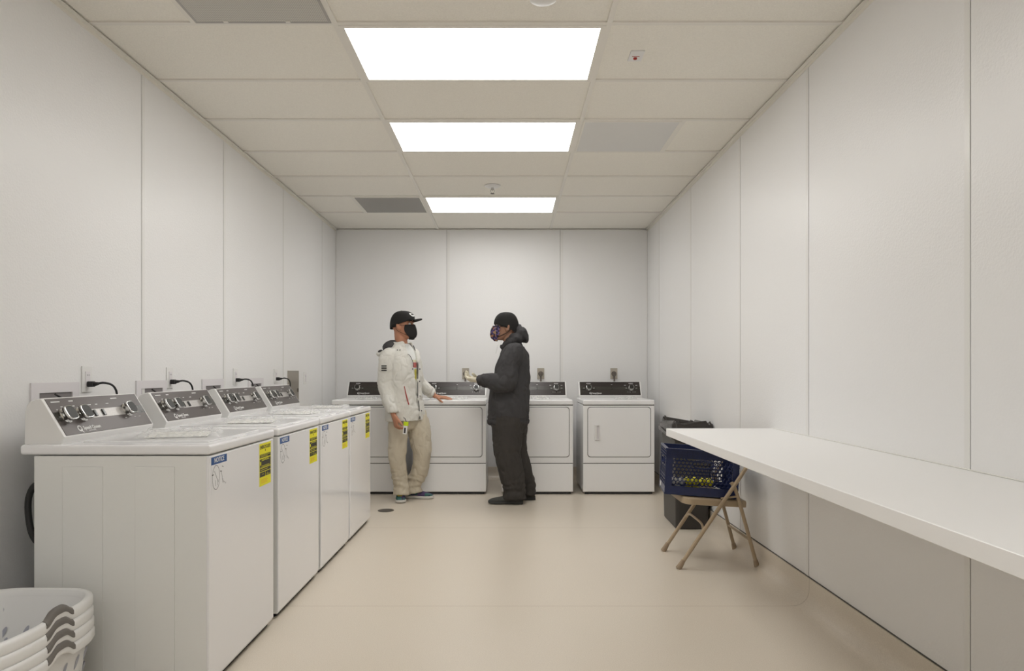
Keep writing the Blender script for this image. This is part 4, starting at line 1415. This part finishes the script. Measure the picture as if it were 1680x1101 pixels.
loft(bm, rings_from([(-0.94, 6.2, 0.74, 0.13, 0.085), (-0.94, 6.2, 0.85, 0.15, 0.095), (-0.945, 6.2, 1.0, 0.13, 0.085), (-0.955, 6.2, 1.2, 0.155, 0.095), (-0.958, 6.2, 1.32, 0.15, 0.08), (-0.962, 6.2, 1.375, 0.08, 0.055)], f, l))
for sh, el, wr in ((shR, elR, wrR), (shL, elL, wrL)):
    tube(bm, [sh.lerp(V((-0.958, 6.2, 1.31)), 0.35), sh, sh.lerp(el, 0.5), el, el.lerp(wr, 0.4), wr], [0.05, 0.052, 0.045, 0.038, 0.036, 0.026], 14)
for hp, kn, an in ((hipR, knR, anR), (hipL, knL, anL)):
    tube(bm, [hp+V((0, 0, 0.02)), hp.lerp(kn, 0.4), kn, kn.lerp(an, 0.35), an, an-V((0, 0, 0.04))], [0.085, 0.072, 0.052, 0.05, 0.034, 0.034], 14)
add_hand(bm, wrR+V((0.004, -0.006, -0.018)), (0.24, -0.12, -0.95), (0.8, 0.45, 0.2), 1, curl=(0.55, 0.6, 0.62, 0.6), thumb=0.55, scale=1.06)
add_hand(bm, wrL+V((0.02, 0.0, -0.012)), (0.98, -0.03, -0.10), (0.1, 0.15, -1), -1, curl=(0.02, 0.04, 0.04, 0.06), thumb=0.95, scale=1.0, spread=0.22)
# make sure thumb of the resting hand falls over the edge
body = clothes('body', bm, M['skin1'], p1, 0.0055, None, smooth=2)
eyes(H1, p1)
# cropped hair at the sides
bm = bmesh.new(); rg = []
for j in range(7):
    z = -0.045+0.012*j; rg.append([H1 @ head_point(PI-1.25+2.5*i/24, z, 0.0022*min(1, j/2.0)) for i in range(25)])
# person's shaved nape stays skin; only a short band shows
loft(bm, rg[3:], cap=False, closed=False); hr = finish('hair', bm, M['hair'], p1, True, ang=180)
face_mask(H1, p1, M['mask'], 0.004, -0.128, bulge=0.026, th_max=1.22)
# cap
bm = bmesh.new(); rg = []
for j in range(13):
    u = j/12
    ring = []
    for i in range(40):
        th = 2*PI*i/40
        zr = 0.018+0.026*math.cos(th)-0.012*(1-math.cos(th))/2
        z = zr+(0.132-zr)*math.sin(u*PI/2)**0.9
        k_ = math.cos(u*PI/2)**0.75 if u < 1 else 0.0
        base = head_point(th, 0.035, 0.010)
        ctr = V((-0.008, 0, 0))
        p = V((ctr.x+(base.x-ctr.x)*max(k_, 0.03), base.y*max(k_, 0.03), z))
        if u < 0.75: p.x += 0.008*max(0, math.cos(th))*math.sin(u/0.75*PI)
        ring.append(H1 @ p)
    rg.append(ring)
loft(bm, rg, cap=False); bm.faces.new([v for v in bm.verts][-40:])
cap = finish('cap', bm, M['cap'], p1, True, ang=180); sd = cap.modifiers.new('t', 'SOLIDIFY'); sd.thickness = 0.004; sd.offset = 1
bm = bmesh.new()
top = []; 
for j in range(9):
    v = j/8; row = []
    for i in range(19):
        th = -1.05+2.1*i/18
        b_ = head_point(th, 0.04, 0.012)
        reach = 0.078*(math.cos(th*1.18)**0.5 if abs(th*1.18) < PI/2 else 0)
        row.append(H1 @ V((b_.x+v*reach, b_.y*(1+0.0*v), 0.047-0.006*v*0+0.004*v-0.012*(b_.y/0.075)**2)))
    top.append(row)
loft(bm, top, cap=False, closed=False)
br = finish('cap_brim', bm, M['cap'], cap, True, ang=180); sd = br.modifiers.new('t', 'SOLIDIFY'); sd.thickness = 0.004
bm = bmesh.new(); ellipsoid(bm, H1 @ V((-0.008, 0, 0.136)), (0.007, 0.007, 0.004)); finish('cap_button', bm, M['cap'], cap, True)
def cap_pt(th, u, off):
    zr = 0.018+0.026*math.cos(th)-0.012*(1-math.cos(th))/2
    z = zr+(0.132-zr)*math.sin(u*PI/2)**0.9; k_ = math.cos(u*PI/2)**0.75
    base = head_point(th, 0.035, 0.010+off); p = V((-0.008+(base.x+0.008)*k_, base.y*k_, z))
    if u < 0.75: p.x += 0.008*max(0, math.cos(th))*math.sin(u/0.75*PI)
    return H1 @ p
def cap_patch(name, t0, t1, u0, u1, off, m, shape):
    bm = bmesh.new(); g = []
    for j in range(9):
        row = []
        for i in range(13):
            a, b_ = i/12*2-1, j/8*2-1
            a2, b2 = (a, b_) if shape == 'r' else (a*math.sqrt(1-b_*b_/2), b_*math.sqrt(1-a*a/2))
            row.append(bm.verts.new(cap_pt((t0+t1)/2+a2*(t1-t0)/2, (u0+u1)/2+b2*(u1-u0)/2, off)))
        g.append(row)
    for j in range(8):
        for i in range(12): bm.faces.new((g[j][i], g[j][i+1], g[j+1][i+1], g[j+1][i]))
    return finish(name, bm, m, cap, True, ang=180)
cap_patch('cap_emblem', -0.55, 0.25, 0.20, 0.62, 0.0065, M['shirt'], 'o')
cap_patch('emblem_detail', -0.42, 0.12, 0.30, 0.42, 0.0085, M['cap'], 'o')
# T-shirt
bm = bmesh.new()
loft(bm, rings_from([(-0.93, 6.2, 0.76, 0.165, 0.118), (-0.94, 6.2, 1.0, 0.155, 0.112), (-0.950, 6.2, 1.2, 0.17, 0.117), (-0.955, 6.2, 1.31, 0.165, 0.098), (-0.962, 6.2, 1.375, 0.088, 0.074), (-0.964, 6.198, 1.395, 0.066, 0.066)], f, l))
sh_ = clothes('t_shirt', bm, M['shirt'], p1, 0.008, folds(9, 0.003))
def patch_on(name, th, z, w_, h_, m, parent, rows, off):
    rr_ = interp_rows(rows, 6); r = min(rr_, key=lambda q_: abs(q_[2]-z))
    bm = bmesh.new(); N_ = 6; g = []
    for j in range(3):
        zz = z-h_/2+h_*j/2; row = []
        for i in range(N_+1):
            a = th+(i/N_-0.5)*w_/0.13
            ex = f*math.cos(a)*(r[4]+off)+l*math.sin(a)*(r[3]+off)
            row.append(bm.verts.new(V((r[0], r[1], zz))+ex))
        g.append(row)
    for j in range(2):
        for i in range(N_): bm.faces.new((g[j][i], g[j][i+1], g[j+1][i+1], g[j+1][i]))
    return finish(name, bm, m, parent, True, ang=180)
SR = [(-0.93, 6.2, 0.76, 0.165, 0.118), (-0.94, 6.2, 1.0, 0.155, 0.112), (-0.950, 6.2, 1.2, 0.17, 0.117), (-0.955, 6.2, 1.31, 0.165, 0.098)]
patch_on('shirt_print', 0.02, 1.205, 0.045, 0.045, M['print_pink'], sh_, SR, 0.004)
patch_on('shirt_print', 0.02, 1.24, 0.05, 0.02, M['print_pale'], sh_, SR, 0.004)
patch_on('shirt_print', 0.03, 1.12, 0.028, 0.10, M['print_yellow'], sh_, SR, 0.006)
# jacket shell, open in front
JR = [(-0.928, 6.2, 0.715, 0.205, 0.152, 0.05), (-0.932, 6.2, 0.80, 0.20, 0.150, 0.06), (-0.94, 6.2, 0.93, 0.188, 0.140, 0.08), (-0.945, 6.2, 1.08, 0.188, 0.140, 0.12), (-0.95, 6.2, 1.2, 0.192, 0.140, 0.20),
      (-0.955, 6.2, 1.28, 0.182, 0.128, 0.34), (-0.960, 6.2, 1.335, 0.145, 0.110, 0.50), (-0.964, 6.2, 1.385, 0.110, 0.094, 0.62), (-0.966, 6.2, 1.41, 0.092, 0.086, 0.7)]
bm = bmesh.new()
rg = []
rows = interp_rows(JR, 5)
for x, y, z, rl, rf, op in rows:
    ring = []
    n = 44
    hem = 0.014*math.sin(0) 
    for lay, s_ in ((0.0, 1), (-0.014, -1)):
        for i in range(n+1):
            u = i/n if s_ > 0 else 1-i/n
            th = op+(2*PI-2*op)*u-0.05
            cc, ss = math.cos(th), math.sin(th); qf = (abs(cc)**2.3+abs(ss)**2.3)**(-1/2.3)
            ring.append(V((x, y, z))+f*(rf+lay)*qf*cc+l*(rl+lay)*qf*ss)
    rg.append(ring)
loft(bm, rg)
def sleeve(pts, rad): tube(bm, pts, rad, 20, interp=5)
sleeve([shR+V((0.04, 0.04, 0.025)), shR+V((-0.002, 0, -0.012)), shR.lerp(elR, 0.5)+V((-0.002, 0, 0)), elR, elR.lerp(wrR, 0.5)+V((-0.005, 0, 0)), wrR+V((-0.004, 0.004, 0.03)), wrR+V((0, 0, 0.008))], [0.052, 0.066, 0.066, 0.062, 0.058, 0.048, 0.042])
sleeve([shL+V((-0.04, -0.04, 0.025)), shL, shL.lerp(elL, 0.5), elL, elL.lerp(wrL, 0.5), wrL+V((-0.022, 0, 0.014)), wrL+V((-0.004, 0, 0.003))], [0.052, 0.064, 0.062, 0.058, 0.050, 0.043, 0.036])
# collar / folded hood edge
hb = []
for i in range(13):
    a = math.radians(75+210*i/12)
    hb.append(V((-0.966, 6.2, 1.392+0.016*math.cos((i-6)/6*1.2)))+f*0.088*math.cos(a)+l*0.098*math.sin(a))
tube(bm, hb, 0.013, 10, interp=2)
back = V((-0.966, 6.2, 0))-f*0.115
for px_, py_, yy_, r_ in ((640, 579, 6.22, (0.085, 0.10, 0.028)), (628, 581, 6.24, (0.045, 0.085, 0.022)), (650, 576, 6.24, (0.06, 0.10, 0.03)), (634, 580, 6.13, (0.06, 0.03, 0.022))):
    ellipsoid(bm, at(px_, py_, yy_), r_, Matrix.Rotation(yaw, 3, 'Z'))
tube(bm, [at(621.5, 580, 6.20), at(632, 577.5, 6.12), at(645, 574, 6.08), at(655, 573, 6.085)], [0.010, 0.012, 0.012, 0.010], 10)
jk = clothes('jacket', bm, M['jacket'], p1, 0.0065, folds(9, 0.015, 1.1, 0.9, 2.0), smooth=3)
# dark inside of the hood
bm = bmesh.new()
ellipsoid(bm, at(640.5, 567.5, 6.17), (0.074, 0.09, 0.048), Matrix.Rotation(math.radians(-24), 3, 'Y'))
ellipsoid(bm, at(624, 577, 6.22), (0.022, 0.06, 0.016), Matrix.Rotation(math.radians(-40), 3, 'Y'))
finish('hood_lining', bm, M['lining'], jk, True, ang=180)
# zip edge, snaps, pocket welt, sleeve mark
def jk_pt(th, z, off):
    r = min(rows, key=lambda q_: abs(q_[2]-z))
    cc, ss = math.cos(th-0.05), math.sin(th-0.05); qf = (abs(cc)**2.3+abs(ss)**2.3)**(-1/2.3)
    return V((r[0], r[1], z))+f*(r[4]+off)*qf*cc+l*(r[3]+off)*qf*ss
def opw(z): return min(rows, key=lambda q_: abs(q_[2]-z))[5]
bm = bmesh.new(); tube(bm, [jk_pt(opw(z)+0.0, z, -0.002) for z in [0.73+0.05*i for i in range(14)]], 0.0045, 6, interp=2)
finish('zip', bm, M['lining'], jk, True)
for z in (0.80, 0.93, 1.06, 1.17):
    bm = bmesh.new(); ellipsoid(bm, jk_pt(opw(z)+0.10, z, 0.006), (0.006,)*3); finish('snap', bm, M['lining'], jk, True)
bm = bmesh.new(); ellipsoid(bm, jk_pt(-opw(1.17)-0.12, 1.17, 0.008), (0.006,)*3); finish('snap', bm, M['lining'], jk, True)
for a in (-0.95, -1.12):
    bm = bmesh.new(); ellipsoid(bm, jk_pt(a, 1.335, 0.012), (0.005,)*3); finish('snap', bm, M['lining'], jk, True)
bm = bmesh.new(); tube(bm, [jk_pt(-0.80, 1.02, 0.012), jk_pt(-0.72, 0.94, 0.012), jk_pt(-0.63, 0.86, 0.012)], [0.003, 0.0045, 0.0045], 8, interp=3); finish('pocket_zip', bm, M['red'], jk, True)
bm = bmesh.new(); tube(bm, [jk_pt(-0.5, 1.30, 0.012), jk_pt(-0.38, 1.285, 0.012), jk_pt(-0.28, 1.24, 0.010), jk_pt(-0.22, 1.19, 0.008)], 0.0025, 6); finish('flap_edge', bm, M['lining'], jk, True)
for i in range(3):
    c = at(631, 600.5+i*3.6, 5.984)
    bm = bmesh.new(); g = []
    for k_ in range(7):
        a = -0.30+0.6*k_/6; R_ = 0.078; ax = V((c.x-0.004, 5.984+R_, c.z))
        g.append((bm.verts.new(ax+V((R_*math.sin(a), -R_*math.cos(a)-0.010, 0.0048))), bm.verts.new(ax+V((R_*math.sin(a), -R_*math.cos(a)-0.010, -0.0048)))))
    for x_, y_ in zip(g, g[1:]): bm.faces.new((x_[0], y_[0], y_[1], x_[1]))
    finish('sleeve_bar', bm, M['cap'], jk, True, ang=180)
# trousers
bm = bmesh.new()
loft(bm, rings_from([(-0.93, 6.2, 0.86, 0.15, 0.11), (-0.93, 6.2, 0.78, 0.165, 0.125), (-0.925, 6.2, 0.70, 0.160, 0.125), (-0.922, 6.2, 0.64, 0.13, 0.10)], f, l))
tube(bm, [hipR, hipR.lerp(knR, 0.45), knR, knR.lerp(anR, 0.5), anR+V((0.004, -0.01, 0.05)), anR+V((0.006, -0.02, -0.03))], [0.088, 0.086, 0.072, 0.066, 0.064, 0.070], 20)
tube(bm, [hipL, hipL.lerp(knL, 0.45)+V((0.01, 0, 0)), knL, knL.lerp(anL, 0.5)+V((0.022, 0, 0)), anL+V((0.012, -0.01, 0.05)), anL+V((0.018, -0.01, -0.03))], [0.095, 0.105, 0.082, 0.074, 0.066, 0.072], 20)
def pf(p):
    a = folds(9, 0.017, 1.1, 0.8, 5.0)(p)
    k_ = max(0, 1-abs(p.z-0.16)/0.13)
    return a+0.004*k_*math.sin(p.z*110+p.x*22+3*noise.noise(p*14))
clothes('trousers', bm, M['khaki'], p1, 0.0075, pf)
u = shoe(p1, None, (-0.985, 6.285, 0), (-0.945, 6.035, 0), M['shoe_sole'], M['shoe_pattern'])
bm = bmesh.new(); tube(bm, [anR-V((0, 0, 0.025)), anR+V((0, 0, 0.03))], 0.039, 12, interp=0); tube(bm, [anR+V((0.004, -0.035, -0.005)), anR+V((0.008, -0.08, -0.020))], [0.03, 0.022], 10, interp=0); finish('sock', bm, M['sock'], p1, True)
u = shoe(p1, None, (-0.945, 6.31, 0), (-0.685, 6.27, 0), M['shoe_sole'], M['shoe_pattern'])
bm = bmesh.new(); tube(bm, [anL-V((0, 0, 0.025)), anL+V((0, 0, 0.03))], 0.039, 12, interp=0); tube(bm, [anL+V((0.035, -0.005, -0.005)), anL+V((0.08, -0.01, -0.020))], [0.03, 0.022], 10, interp=0); finish('sock', bm, M['sock'], p1, True)
# badge held beside the hand
bd = thing('key_tag', 'small tag with lime top and white lower half beside the left person\'s hand', 'tag', (0, 0, 0))
c = at(665.5, 702, 5.93)
K = Matrix.Translation(c) @ Matrix.Rotation(math.radians(-12), 4, 'Z') @ Matrix.Rotation(math.radians(6), 4, 'Y')
bm = bmesh.new(); rbox(bm, (-0.021, -0.003, -0.055), (0.015, 0.003, 0.02), 0.002, 2, K); finish('card', bm, M['plastic_white'], bd, True)
bm = bmesh.new(); rbox(bm, (-0.022, -0.0045, 0.016), (0.022, 0.0045, 0.052), 0.004, 2, K); finish('tag_top', bm, M['lime'], bd, True)
bm = bmesh.new(); box(bm, (-0.012, -0.0036, -0.045), (0.004, -0.003, 0.0), K); finish('card_print', bm, M['lining'], bd)
bm = bmesh.new(); tube(bm, [K @ V((0, 0, 0.05)), K @ V((-0.012, 0.0, 0.075)), K @ V((-0.03, 0.005, 0.085))], 0.003, 6); finish('strap', bm, M['lining'], bd, True)

# ---- person in the charcoal hoodie ----------------------------------------------
f = V((-1, 0.06, 0)).normalized(); l = V((-f.y, f.x, 0))      # l points to the person's left, towards the camera
p2 = thing('person', 'person in a charcoal hoodie, black beanie, patterned face mask and cream gloves', 'person', (0, 0, 0))
H2 = head_mtx((-0.032, 6.10, 1.537), math.radians(180+4), math.radians(-3))
shN, shF = V((0.035, 5.945, 1.315)), V((0.035, 6.255, 1.315))
elN, elF = V((-0.045, 5.885, 1.055)), V((-0.05, 6.31, 1.05))
wrN, wrF = V((-0.265, 5.975, 1.075)), V((-0.27, 6.17, 1.07))
hN, hF = V((-0.01, 6.03, 0.80)), V((0.02, 6.18, 0.80))
kN, kF = V((-0.018, 6.02, 0.44)), V((0.065, 6.19, 0.44))
aN, aF = V((0.05, 6.03, 0.085)), V((0.165, 6.225, 0.085))
bm = bmesh.new()
add_head(bm, H2)
tube(bm, [H2 @ V((-0.03, 0, -0.02)), H2 @ V((-0.035, 0, -0.085)), V((0.015, 6.10, 1.38)), V((0.03, 6.10, 1.31))], [0.056, 0.058, 0.06, 0.08], 20, interp=3)
loft(bm, rings_from([(0.0, 6.1, 0.74, 0.13, 0.09), (0.0, 6.1, 0.9, 0.15, 0.11), (0.01, 6.1, 1.05, 0.14, 0.10), (0.03, 6.1, 1.22, 0.16, 0.10), (0.035, 6.1, 1.32, 0.14, 0.08), (0.03, 6.1, 1.365, 0.08, 0.06)], f, l))
for sh, el, wr in ((shN, elN, wrN), (shF, elF, wrF)):
    tube(bm, [sh.lerp(V((0.035, 6.1, 1.3)), 0.35), sh, sh.lerp(el, 0.5), el, el.lerp(wr, 0.4), wr], [0.05, 0.052, 0.046, 0.04, 0.037, 0.027], 14)
for hp, kn, an in ((hN, kN, aN), (hF, kF, aF)):
    tube(bm, [hp+V((0, 0, 0.02)), hp.lerp(kn, 0.4), kn, kn.lerp(an, 0.35), an, an-V((0, 0, 0.04))], [0.085, 0.072, 0.052, 0.05, 0.036, 0.036], 14)
HN = (wrN+V((-0.012, 0.004, 0.0)), (-0.80, 0.45, 0.02), (0.15, 0.25, 0.95))
HF = (wrF+V((-0.012, -0.004, 0.005)), (-0.80, -0.40, 0.15), (0.1, 0.2, 0.97))
add_hand(bm, HN[0], HN[1], HN[2], 1, curl=(0.35, 0.4, 0.45, 0.5), thumb=0.7, scale=0.98)
add_hand(bm, HF[0], HF[1], HF[2], -1, curl=(0.4, 0.45, 0.5, 0.5), thumb=0.7, scale=0.98)
body = clothes('body', bm, M['skin2'], p2, 0.0055, None, smooth=2)
eyes(H2, p2)
for (w_, d_, pn), sd_ in ((HN, 1), (HF, -1)):
    bm = bmesh.new()
    add_hand(bm, w_, d_, pn, sd_, curl=(0.35, 0.4, 0.45, 0.5) if sd_ > 0 else (0.4, 0.45, 0.5, 0.5), thumb=0.7, scale=0.98)
    clothes('glove', bm, M['glove'], p2, 0.0035, lambda p: 0.003, smooth=1)
face_mask(H2, p2, M['mask2'], 0.006, -0.128, bulge=0.034, th_max=1.1)
# beanie
bm = bmesh.new(); rg = []
for j in range(13):
    u = j/12; ring = []
    for i in range(40):
        th = 2*PI*i/40
        zr = 0.034*math.cos(th)-0.012+(-0.022 if math.cos(th) < -0.3 else 0)*min(1, (-math.cos(th)-0.3)*2) 
        z = zr+(0.127-zr)*math.sin(u*PI/2)**0.95
        k_ = max(math.cos(u*PI/2)**0.72 if u < 1 else 0.03, 0.03)
        base = head_point(th, 0.035, 0.010)
        p = V((-0.01+(base.x+0.01)*k_, base.y*k_, z))
        ring.append(H2 @ p)
    rg.append(ring)
loft(bm, rg, cap=False); bm.faces.new([v for v in bm.verts][-40:])
bn_ = finish('beanie', bm, M['beanie'], p2, True, ang=180); sd = bn_.modifiers.new('t', 'SOLIDIFY'); sd.thickness = 0.005; sd.offset = 1
bm = bmesh.new(); ellipsoid(bm, H2 @ V((-0.016, 0.086, -0.022)), (0.004,)*3); finish('earring', bm, M['plastic_white'], p2, True)
# hoodie
bm = bmesh.new()
loft(bm, rings_from([(-0.012, 6.1, 0.695, 0.185, 0.168), (-0.012, 6.1, 0.74, 0.195, 0.175), (-0.005, 6.1, 0.86, 0.20, 0.178), (0.002, 6.1, 1.0, 0.19, 0.168), (0.022, 6.1, 1.14, 0.185, 0.152), (0.036, 6.1, 1.25, 0.185, 0.134), (0.04, 6.1, 1.32, 0.165, 0.110), (0.034, 6.1, 1.365, 0.11, 0.085), (0.022, 6.1, 1.40, 0.08, 0.072)], f, l))
tube(bm, [shN+V((0, 0.05, 0.02)), shN+V((0.0, 0, -0.015)), shN.lerp(elN, 0.5)+V((0, -0.005, 0)), elN+V((0.01, 0, -0.005)), elN.lerp(wrN, 0.5), wrN+V((0.05, -0.015, 0)), wrN+V((0.02, -0.006, 0)), wrN+V((-0.008, 0, 0))], [0.065, 0.085, 0.085, 0.082, 0.068, 0.052, 0.044, 0.040], 20)
tube(bm, [shF+V((0, -0.05, 0.02)), shF, shF.lerp(elF, 0.5), elF, elF.lerp(wrF, 0.5), wrF+V((0.05, 0.015, 0)), wrF+V((0.02, 0.006, 0)), wrF+V((-0.008, 0, 0))], [0.065, 0.082, 0.08, 0.075, 0.064, 0.050, 0.044, 0.040], 20)
# hood rolled around the neck and hanging behind
hb = []
for i in range(17):
    a = math.radians(25+310*i/16)
    hb.append(V((0.018, 6.1, 1.385+0.045*(1-math.cos(a))/2-0.03*math.cos(a)))+f*(0.085 if math.cos(a) > 0 else 0.10)*math.cos(a)+l*0.09*math.sin(a))
tube(bm, hb, [0.020]*3+[0.028]*11+[0.020]*3, 12, interp=2)
def hl_(px, py, r, ry=None, y=6.1):
    c = at(px, py, y); ellipsoid(bm, c, (r[0], ry or r[0], r[1]))
hl_(851, 549, (0.045, 0.05), 0.085); hl_(858, 551, (0.045, 0.045), 0.085); hl_(863.5, 557, (0.025, 0.035), 0.06)
hl_(845, 560, (0.055, 0.045), 0.095); hl_(852.5, 538.5, (0.018, 0.030), 0.04); hl_(859, 545, (0.03, 0.025), 0.06)
hl_(834, 566, (0.045, 0.03), 0.085); hl_(847, 555, (0.06, 0.045), 0.08, 6.06); hl_(840, 560, (0.05, 0.035), 0.08, 6.06); hl_(856, 547, (0.05, 0.052), 0.09); hl_(861, 553, (0.036, 0.050), 0.075); hl_(850, 543, (0.03, 0.045), 0.07)
def hf(p):
    a = folds(8, 0.020, 1.1, 0.8, 9.0)(p)
    if abs(p.z-0.735) < 0.006: a -= 0.006
    return a
hd = clothes('hoodie', bm, M['hoodie'], p2, 0.0075, hf)
for s in (-0.018, -0.055):
    bm = bmesh.new(); tube(bm, [at(817.5, 566, 6.1+s), at(815.5, 572, 6.095+s), at(813.5, 580, 6.09+s)], 0.0035, 6); finish('drawstring', bm, M['shirt'], hd, True)
# trousers
bm = bmesh.new()
loft(bm, rings_from([(0.0, 6.1, 0.86, 0.15, 0.13), (0.0, 6.1, 0.76, 0.165, 0.155), (0.003, 6.1, 0.68, 0.165, 0.152), (0.008, 6.1, 0.62, 0.13, 0.12)], f, l))
tube(bm, [hN, hN.lerp(kN, 0.45), kN, kN.lerp(aN, 0.5), aN+V((-0.005, 0, 0.05)), aN+V((-0.005, 0, -0.04))], [0.125, 0.130, 0.112, 0.102, 0.096, 0.100], 22)
tube(bm, [hF, hF.lerp(kF, 0.45), kF, kF.lerp(aF, 0.5), aF+V((-0.01, 0, 0.05)), aF+V((-0.01, 0, -0.035))], [0.11, 0.115, 0.095, 0.085, 0.078, 0.08], 22)
def pf2(p):
    a = folds(8, 0.018, 1.0, 0.7, 15.0)(p)
    k_ = max(0, 1-abs(p.z-0.13)/0.10)
    return a+0.005*k_*math.sin(p.z*100-p.x*20+3*noise.noise(p*12))
clothes('trousers', bm, M['dark_pants'], p2, 0.0085, pf2)
shoe(p2, None, (0.115, 6.02, 0), (-0.185, 6.035, 0), M['shoe_dark_sole'], M['shoe_dark'], wdt=0.05)
shoe(p2, None, (0.232, 6.225, 0), (-0.05, 6.23, 0), M['shoe_dark_sole'], M['shoe_dark'], wdt=0.05)
